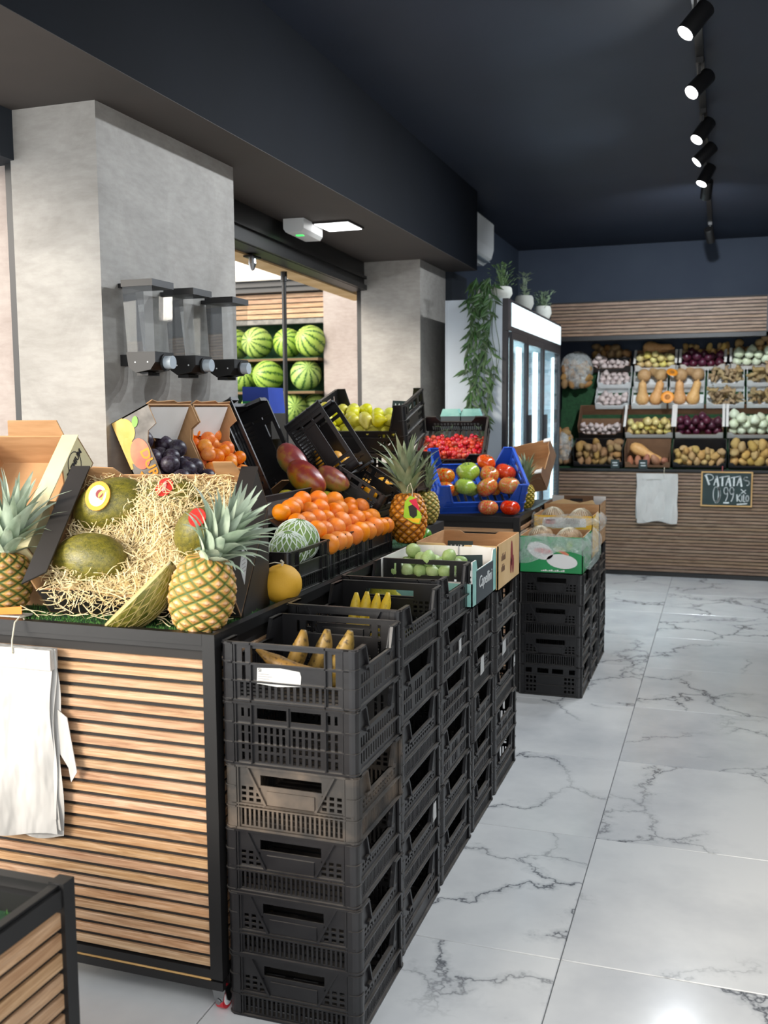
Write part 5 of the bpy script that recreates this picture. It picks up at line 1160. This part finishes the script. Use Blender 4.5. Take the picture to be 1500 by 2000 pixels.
# ------------------------------------------------------------------ fridge
FX, FY0, FY1, FZ = -1.40, 6.71, 9.02, 2.345; FD = .42
fr = thing('drinks_fridge', 'tall three-door glass drinks fridge with lit header and white side', 'fridge', loc=(FX, FY0, 0)); L_ = FY1-FY0
part('side_panel', MB().box(-FD, -.03, 0, .03, .0, FZ), 'fridge_white', fr); part('side_panel', MB().box(-FD, -.03, L_-.03, L_, 0, FZ), 'fridge_white', fr)
part('back_panel', MB().box(-FD-.012, -FD-.001, 0, L_, 0, FZ), 'fridge_white', fr); part('inner_back', MB().box(-FD+.002, -FD+.012, .031, L_-.031, .2, 2.1), 'fridge_inner', fr)
part('top_panel', MB().box(-FD, -.03, .031, L_-.031, FZ-.02, FZ), 'fridge_white', fr); part('inner_top', MB().box(-FD+.012, -.05, .031, L_-.031, 2.1, 2.12), 'fridge_inner', fr); part('floor_panel', MB().box(-FD+.012, -.05, .031, L_-.031, .18, .2), 'fridge_inner', fr)
part('plinth', MB().box(-.03, .0, 0, L_, 0, .18), 'fridge_black', fr); part('front_frame', MB().box(-.029, .0, 0, .08, .181, 2.13), 'fridge_black', fr); part('front_frame', MB().box(-.029, 0, L_-.06, L_, .181, 2.13), 'fridge_black', fr)
hd = part('header', MB().box(-.029, .01, 0, L_, 2.131, FZ), 'fridge_black', fr); part('lit_sign', MB().box(.0105, .014, .115, L_-.01, 2.165, 2.325), 'sign_white', hd)
ds = [(.085, .66), (.668, 1.36), (1.368, L_-.065)]
for k, (a, b) in enumerate(ds):
    dr = part('door', MB().box(.0005, .022, a, a+.045, .185, 2.125).box(.0005, .022, b-.03, b, .185, 2.125).box(.0005, .022, a+.0451, b-.0301, 2.075, 2.125).box(.0005, .022, a+.0451, b-.0301, .185, .26), 'fridge_black', fr)
    part('pane', MB().box(.008, .012, a+.0452, b-.0302, .2605, 2.0745), 'door_glass', dr)
    part('handle', MB().box(.0225, .05, a+.015, a+.04, 1.25, 1.55) if k else MB().box(.0225, .05, b-.04, b-.015, 1.25, 1.55) if False else MB().box(.0225, .05, a+.015, a+.04, 1.25, 1.55), 'fridge_black', dr) if k else None
for y in (.05, .60, .70, 1.30, 1.40, L_-.08):
    part('light_strip', MB().box(-.05, -.035, y-.008, y+.012, .25, 2.05), 'led_strip', fr)
    up = MB(); slab(up, .03, 1.9, .002, grid(.004, .026, .02, 1.88, 1, 64, .55), Matrix.Translation((-FD+.02, y+.02, .2)) @ Matrix.Rotation(math.pi/2, 4, 'Z')); part('shelf_upright', up, 'white_plastic', fr)
for y in (.22, .36, .5, .85, .99, 1.13, 1.55, 1.7, 1.85, 2.0):
    up = MB(); slab(up, .05, 1.9, .003, grid(.004, .046, .02, 1.88, 1, 60, .5), Matrix.Translation((-FD+.022, y+.02, .2)) @ Matrix.Rotation(math.pi/2, 4, 'Z')); part('shelf_upright', up, 'white_plastic', fr)
for y in (.36, 1.0, 1.72):
    ld = bpy.data.lights.new('fridge_lamp', 'AREA'); ld.shape = 'RECTANGLE'; ld.size = 1.7; ld.size_y = .06; ld.energy = 9; ld.color = (.86, .96, 1.0)
    lo_ = bpy.data.objects.new('fridge_lamp', ld); C.objects.link(lo_); lo_.parent = fr; lo_.location = (-.09, y, 1.15); lo_.rotation_euler = (0, math.radians(90), 0)
# plants on the fridge
def pot_plant(label, loc, pr_, ph_, n, spread, hgt, mat, seed, cactus=False):
    root = thing('potted_plant', label, 'plant', 'potted plants on the fridge', loc=loc); r = random.Random(seed)
    part('pot', MB().lathe([(0, 0), (pr_*.7, 0), (pr_, ph_*.45), (pr_*.95, ph_*.85), (pr_*.82, ph_), (pr_*.74, ph_), (pr_*.74, ph_*.88), (0, ph_*.88)], 18), 'pot_grey', root, True, 45)
    mb = MB()
    for i in range(n):
        a = r.uniform(0, 6.28); e = r.uniform(.1, 1.0); q = Vector((math.cos(a)*spread*e*r.random(), math.sin(a)*spread*e*r.random(), ph_*.9+hgt*r.random())); s = r.uniform(.012, .02)*(1.6 if cactus else 1)
        d = Vector((math.cos(a), math.sin(a), r.uniform(.1, 1))).normalized(); sd = d.cross(Vector((0, 0, 1))).normalized(); up = sd.cross(d)
        mb.add([q, q+d*s+sd*s*.6+up*.003, q+d*s*2, q+d*s-sd*s*.6+up*.003], [(0, 1, 2, 3)])
        if i % 5 == 0: mb.tube([(0, 0, ph_*.85), (q.x*.5, q.y*.5, q.z*.7), tuple(q)], .002, 4)
    part('foliage', mb, mat, root)['kind'] = 'stuff'
pot_plant('round pot with bushy green plant at the near corner of the fridge top', (-1.455, 6.80, FZ+.0005), .075, .085, 120, .1, .16, 'leaf_green', 1)
pot_plant('round pot with flat cactus in the middle of the fridge top', (-1.455, 7.62, FZ+.0005), .075, .11, 34, .06, .18, 'leaf_sage', 2, True)
pot_plant('pot with pale sage plant at the far end of the fridge top', (-1.455, 8.45, FZ+.0005), .075, .11, 150, .13, .13, 'leaf_sage', 3)
tp = thing('trailing_plant', 'trailing bamboo-leaf plant hanging down the white fridge side', 'plant', loc=(-1.56, 6.80, FZ+.0005)); r9 = random.Random(12)
part('pot', MB().lathe([(0, 0), (.05, 0), (.07, .04), (.066, .07), (.05, .07), (.05, .06), (0, .06)], 16), 'pot_grey', tp, True, 45)
lfm = MB().add([(0, 0, 0), (.011, .003, -.03), (.009, .002, -.055), (0, 0, -.10), (-.009, .002, -.055), (-.011, .003, -.03)], [(0, 1, 2, 3), (0, 3, 4, 5)]).mesh('leaf', 'leaf_dark')
cnt = 0
for s in range(11):
    x0 = -.10+.2*s/10; ln_ = (.95, .8, .9, .62, .85, .88, .7, .93, .6, .75, .55)[s]; pts = [(x0*.4, -.02, .06), (x0*.8, -.10, .09+.02*(s % 3)), (x0, -.125, .02)]
    m = int(ln_/.06)
    for k in range(m): pts.append((x0+.018*math.sin(k*.8+s), -.115-.012*math.sin(k*1.1+s), -.03-ln_*k/m))
    part('stem', MB().tube(pts, .0022, 4), 'leaf_dark', tp)
    for k in range(1, len(pts)):
        for q in range(2 if k > 2 else 3):
            if cnt >= 290: break
            p_ = Vector(pts[k])+Vector((0, 0, r9.uniform(-.02, .02))); a = r9.uniform(-1.1, 1.1); M = Matrix.Translation(p_) @ Matrix.Rotation(a, 4, 'Y') @ Matrix.Rotation(r9.uniform(-.55, -.05), 4, 'X') @ Matrix.Scale(r9.uniform(.75, 1.15), 4); link('leaf', lfm, tp, M=M); cnt += 1
# ------------------------------------------------------------------ vegetable wall
def XB(px_, y): return (-.485+(px_-1300)*.0048)*y/9.64
def ZB(py_, y): return 1.6+(1.012+(917-py_)*.00479-1.6)*y/9.64
def wall_box(label, px0, px1, yf, z, l, h, tilt, mats, group, white=False, front=.06):
    x0, x1 = XB(px0, yf)+.004, XB(px1, yf)-.004; w = x1-x0
    M = Matrix.Translation((x0, yf, z)) @ Matrix.Rotation(math.radians(tilt), 4, 'X')
    root, _ = carton(label, M, w, l, h, mats, prof={'front': [(0, 0), (w, 0), (w, front+.03), (w-.04, front+.03), (w-.07, front), (.07, front), (.04, front+.03), (0, front+.03)]}, group=group, cat='carton')
    if white:
        for x in (-.012, w-.012): part('white_edge', MB().box(x, x+.024, -.004, l, h, h+.006), 'card_white', root)
    return M, w
def fill(kinds, name, M, w, l, n, r, label, cat, group, seed, z0=.008, up=False, sc=None, g=(0, -.5, -1), it=110):
    return pile(kinds, name, M, (.012, w-.012), (.012, l-.01), z0, n, r, label, cat, group, seed, grav=g, jit=.14, it=it, upright=up, sc=sc)
PK = ['potato%d' % i for i in range(4)]; BPK = ['brown_potato%d' % i for i in range(4)]; GK = ['ginger%d' % i for i in range(3)]
GB = 'cartons of the vegetable wall'; WH = ('card_white', 'kraft_dark'); BK = ('card_black', 'kraft_dark'); BL_ = ('crate_black', 'crate_black'); KW = ('kraft_dark', 'kraft_dark'); WW = ('white_plastic', 'white_plastic')
# row A, lowest
yA, zA = 9.69, 1.032
def rowA(px0, px1, label, mats): return wall_box(label, px0, px1, yA, zA, .24, .20, 20, mats, GB, front=.025)
M, w = rowA(1120, 1219, 'black bin of brown potatoes at the left of the lowest row', BL_); fill(BPK, 'potato', M, w, .24, 46, .038, 'brown potato in the left bin of the lowest row', 'potato', 'brown potatoes, lowest row', 71, g=(0, -.12, -1))
M, w = rowA(1221, 1309, 'kraft bin with one butternut squash in the lowest row', KW)
put('butternut', 'butternut_squash', M @ Vector((w*.42, .13, .10)), (.078, .078, .15), 'long pale butternut squash lying across the kraft bin of the lowest row', 'squash', None, (.2, 2.05, .15)); fill('sweet_potato', 'sweet_potato', M, w*.999, .13, 5, .04, 'reddish sweet potato beside the lying squash', 'sweet potato', 'sweet potatoes, lowest row', 72)
M, w = rowA(1312, 1413, 'black bin of small pale potatoes right of the squash bin', BL_); fill(PK, 'potato', M, w, .24, 40, .034, 'small pale potato in the bin right of the squash', 'potato', 'pale potatoes, lowest row middle', 73, g=(0, -.6, -1))
M, w = rowA(1415, 1525, 'black bin of large pale potatoes above the chalkboard', BL_); fill(PK, 'potato', M, w, .24, 40, .041, 'large pale potato in the bin at the right end', 'potato', 'pale potatoes, lowest row right', 74, g=(0, -.35, -1))
# row B
yB, zB = 9.95, 1.304
def rowB(px0, px1, label, mats, white=True): return wall_box(label, px0, px1, yB, zB, .30, .16, 44, mats, GB, white, front=.05)
M, w = rowB(1130, 1218, 'dark open carton of garlic below the white garlic trays', BK, False); fill('garlic', 'garlic_bulb', M, w, .17, 28, .027, 'garlic bulb in the dark carton of the second row', 'garlic', 'garlic, second row', 75, up=True)
M, w = rowB(1221, 1313, 'white-edged carton of yellow onions in the second row', WH); fill('onion_yellow', 'yellow_onion', M, w, .18, 26, .036, 'yellow onion in the white-edged carton, second row', 'onion', 'yellow onions, second row', 76, up=True)
M, w = rowB(1316, 1406, 'white-edged carton of red onions in the second row', WH); fill('onion_red', 'red_onion', M, w, .2, 24, .04, 'dark red onion in the white-edged carton, second row', 'onion', 'red onions, second row', 77, up=True)
M, w = rowB(1411, 1520, 'white-edged carton of white onions in the second row', WH); fill('onion_white', 'white_onion', M, w, .23, 26, .045, 'white onion in the white-edged carton, second row', 'onion', 'white onions, second row', 78, up=True)
# rows C and D: white trays
def tray_row(y, z, cols, row, seed):
    for i, (a, b, kind) in enumerate(cols):
        M, w = wall_box('white foam tray of %s in the %s tray row%s' % (kind, row, {0: '', 1: ' left', 2: ' middle', 3: ', left of the last', 4: ', at the right end'}[i]), a, b, y, z, .22, .10, 42, WW, 'white trays of the vegetable wall', front=.045)
        if kind == 'garlic': fill('garlic', 'garlic_bulb', M, w, .2, 16, .03, 'garlic bulb in the white tray of the %s tray row' % row, 'garlic', 'garlic, %s tray row' % row, seed+i, up=True, g=(0, -.2, -1))
        elif kind == 'ginger': fill(GK, 'ginger_root', M, w, .17, 18, .036, 'knobbly ginger root in %s, %s tray row' % ('the tray left of the last' if i == 3 else 'the last tray', row), 'ginger', 'ginger, %s tray row %d' % (row, i), seed+i, sc=(1.5, 1.5, 1.5), g=(0, -.4, -1))
        else:
            for k in range(2):
                x = w*(.3+.42*k)
                if row == 'lower': put('butternut', 'butternut_squash', M @ Vector((x, .12, .085)), (.085, .085, .105), 'butternut squash standing upright, %s of the %s pair' % ('left' if k == 0 else 'right', 'left' if i == 1 else 'right'), 'squash', 'upright butternut squashes', (math.radians(18), 0, k))
                else: put('butternut_base', 'butternut_squash', M @ Vector((x, .10, .09)), (.088, .088, .085), 'butternut squash showing its round base, %s of the %s upper pair' % ('left' if k == 0 else 'right', 'left' if i == 1 else 'right'), 'squash', 'base-out butternut squashes', (math.radians(-70), 0, k))
tray_row(10.075, 1.588, ((1162, 1228, 'garlic'), (1232, 1300, 'squash'), (1302, 1369, 'squash'), (1372, 1442, 'ginger'), (1445, 1515, 'ginger')), 'lower', 80)
tray_row(10.155, 1.793, ((1166, 1232, 'garlic'), (1236, 1301, 'squash'), (1304, 1370, 'squash'), (1373, 1441, 'ginger'), (1444, 1515, 'ginger')), 'upper', 90)
def half_squash(label, loc, rot, s):
    root = thing('cut_squash', label, 'squash', 'cut squash halves', loc=loc, rot=rot)
    part('flesh', MB().lathe([(0, 0), (s*.8, 0), (s*.95, s*.1), (s, s*.22), (s*.9, s*.3), (s*.55, s*.26), (0, s*.24)], 16), 'pumpkin_flesh', root, True, 50); part('seeds', MB().lathe([(0, s*.245), (s*.45, s*.262), (s*.4, s*.29), (0, s*.3)], 10), 'pumpkin_seed', root)
half_squash('cut orange squash half between the upright squashes', (XB(1301, 10.02), 9.975, ZB(775, 10.0)-.0), (math.radians(72), 0, 0), .062); half_squash('cut orange squash wedge between the upper squash pairs', (XB(1308, 10.08), 10.05, ZB(728, 10.06)), (math.radians(40), .3, 0), .055)
# row E
yE, zE = 10.215, 1.958
def rowE(px0, px1, label, mats, white=True): return wall_box(label, px0, px1, yE, zE, .21, .10, 40, mats, GB, white, front=.045)
M, w = rowE(1152, 1230, 'dark open carton of garlic in the upper row', BK, False); fill('garlic', 'garlic_bulb', M, w, .2, 20, .03, 'garlic bulb in the dark carton of the upper row', 'garlic', 'garlic, upper row', 101, up=True)
M, w = rowE(1237, 1316, 'white-edged carton of yellow onions in the upper row', WH); fill('onion_yellow', 'yellow_onion', M, w, .2, 18, .038, 'yellow onion in the upper row carton', 'onion', 'yellow onions, upper row', 102, up=True)
M, w = rowE(1322, 1406, 'white-edged carton of red onions in the upper row', WH); fill('onion_red', 'red_onion', M, w, .2, 16, .042, 'dark red onion in the upper row carton', 'onion', 'red onions, upper row', 103, up=True)
M, w = rowE(1414, 1520, 'white-edged carton of white onions in the upper row', WH); fill('onion_white', 'white_onion', M, w, .2, 18, .045, 'white onion in the upper row carton', 'onion', 'white onions, upper row', 104, up=True)
# top heaps, partly behind the valance edge
def top_heap(px0, px1, kinds, n, r, label, group, seed, name='potato', cat='potato'):
    x0, x1 = XB(px0, 10.36), XB(px1, 10.36); sh = single('shelf_board', MB().box(x0, x1, 10.41, 10.447, 2.08, 2.10).box(x0, x1, 10.25, 10.41, 2.08, 2.10), 'dark_panel', 'dark shelf board under %s' % group, 'shelf')
    pile(kinds, name, Matrix.Translation((x0, 10.27, 2.101)), (0, x1-x0), (0, .17), 0, n, r, label, cat, group, seed, it=90)
top_heap(1155, 1232, BPK, 14, .04, 'brown potato heaped behind the upper garlic carton', 'the brown potatoes behind the garlic', 111); top_heap(1326, 1414, PK, 26, .032, 'small pale potato heaped behind the upper red onions', 'the small potatoes behind the red onions', 112); top_heap(1420, 1515, PK, 16, .045, 'large pale potato heaped behind the upper white onions', 'the large potatoes behind the white onions', 113)
x0, x1 = XB(1240, 10.36), XB(1322, 10.36); single('shelf_board', MB().box(x0, x1, 10.25, 10.447, 2.08, 2.10), 'dark_panel', 'dark shelf board under the big yellow squash', 'shelf')
put('butternut', 'butternut_squash', ((x0+x1)/2-.02, 10.35, 2.101+.085), (.10, .10, .13), 'big yellow squash lying at the top behind the yellow onions', 'squash', None, (0, 1.57, 0))
# potato bags at the left end
def pot_bag(label, x, y, z, w, h, seed, n):
    root = thing('potato_bag', label, 'bag', 'clear potato bags', loc=(x, y, z)); part('film', lumpy(1, w/2, .12, h/2, seed, 20, 14, .1).xform(Matrix.Translation((0, 0, h/2))), 'plastic_film', root, True)
    rr = random.Random(seed); P = pack((-w/2+.02, w/2-.02), (-.09, .09), .02, [.038]*n, (0, 0, -1), seed, 90)
    for q in P: link('potato', PM[BPK[rr.randrange(4)]], root, loc=q, rot=(rr.uniform(0, 6), rr.uniform(0, 6), 0), scale=.038)
pot_bag('clear bag of potatoes at the lower left end of the vegetable wall', XB(1100, 9.8), 9.82, 1.032, .2, .36, 3, 22)
pot_bag('large clear bag of potatoes under the left end of the valance', XB(1124, 10.1), 10.1, 1.785, .34, .40, 5, 30)
# chalkboard
cb = thing('chalkboard_sign', 'framed chalkboard reading PATATAS 0,99 x KILO on the back counter', 'sign', loc=(.062, 9.632, .683))
CBW, CBH = .45, .325
part('board', MB().box(-CBW/2+.012, CBW/2-.012, -.012, -.004, .012, CBH-.012), 'chalkboard', cb)
for b in ((-CBW/2, CBW/2, 0, .012), (-CBW/2, CBW/2, CBH-.012, CBH)): part('frame_bar', MB().box(b[0], b[1], -.016, -.002, b[2], b[3]), 'frame_wood', cb)
for x in (-CBW/2, CBW/2-.012): part('frame_bar', MB().box(x, x+.012, -.016, -.002, .0125, CBH-.0125), 'frame_wood', cb)
part('hook', MB().bar((-.04, -.014, CBH-.01), (-.04, -.006, CBH+.05), .008, .004), 'print_maroon', cb)
def strokes(items):
    # hand lettering: each stroke a polyline in board units (0..1, 0..1) with a width
    for pts, wd in items:
        mb = MB()
        for (a, b) in zip(pts, pts[1:]):
            A = Vector(((a[0]-.5)*(CBW-.03), -.0128, a[1]*(CBH-.03)+.015)); B = Vector(((b[0]-.5)*(CBW-.03), -.0128, b[1]*(CBH-.03)+.015)); d = (B-A).normalized(); A -= d*wd*.3; B += d*wd*.3
            mb.bar(A, B, wd, .0012, up=(0, 1, 0)) if False else mb.prism([(0, -wd/2), ((B-A).length, -wd/2), ((B-A).length, wd/2), (0, wd/2)], A, d, Vector((0, -1, 0)).cross(d) if True else None, (0, -1, 0), .0008)
        part('chalk_stroke', mb, 'chalk', cb)
T, t_ = .016, .007
def arc(cx, cy, rx, ry, a0, a1, n=8): return [(cx+rx*math.cos(math.radians(a0+(a1-a0)*i/n)), cy+ry*math.sin(math.radians(a0+(a1-a0)*i/n))) for i in range(n+1)]
ST = [([(.06, .93), (.135, .64)], T), (arc(.12, .86, .10, .10, 150, -80), t_)]
for cx in (.28, .53, .76): ST += [([(cx-.045, .62), (cx+.01, .9)], t_+.002), ([(cx+.01, .9), (cx+.05, .6)], T), ([(cx-.03, .72), (cx+.04, .72)], t_)]
for cx in (.41, .65): ST += [([(cx, .88), (cx, .61)], T*.9), ([(cx-.06, .86), (cx+.12, .91)], t_)]
ST += [(arc(.9, .83, .045, .055, 60, 250)+arc(.92, .70, .045, .075, 90, -90), t_+.002)]
ST += [(arc(.28, .33, .055, .24, 60, 300, 14), t_), (arc(.29, .33, .075, .25, 75, -100, 12), T), ([(.345, .52), (.345, .2)], T)]
for cx in (.49, .61): ST += [(arc(cx, .45, .042, .11, 0, 360, 12), t_), ([(cx+.042, .45), (cx+.03, .25), (cx-.005, .12)], t_)]
ST += [([(.45, .07), (.55, .07)], T*.8), ([(.80, .5), (.9, .37)], t_), ([(.9, .48), (.81, .38)], t_)]
ST += [([(.72, .33), (.73, .13)], T*.7), ([(.79, .34), (.73, .23), (.8, .11)], t_), ([(.825, .3), (.825, .13)], t_), ([(.86, .34), (.86, .12), (.895, .12)], t_), (arc(.935, .22, .028, .09, 0, 360, 10), t_+.002), ([(.73, .03), (.93, .06)], T*.6)]
strokes(ST)
for i, (a, b) in enumerate(((1196, 1210), (1252, 1262))):
    pcx = XB((a+b)/2, 9.66); root = thing('shelf_tag', 'small dark price tag on the counter edge %s' % ('under the brown potatoes' if i == 0 else 'under the squash bin'), 'price tag', loc=(pcx, 9.655, 1.0225)); part('card', MB().box(-.04, .04, 0, .004, 0, .085), 'chalkboard', root); part('chalk_mark', MB().box(-.025, .02, -.001, 0, .05, .06).box(-.02, .025, -.001, 0, .025, .034), 'chalk', root)
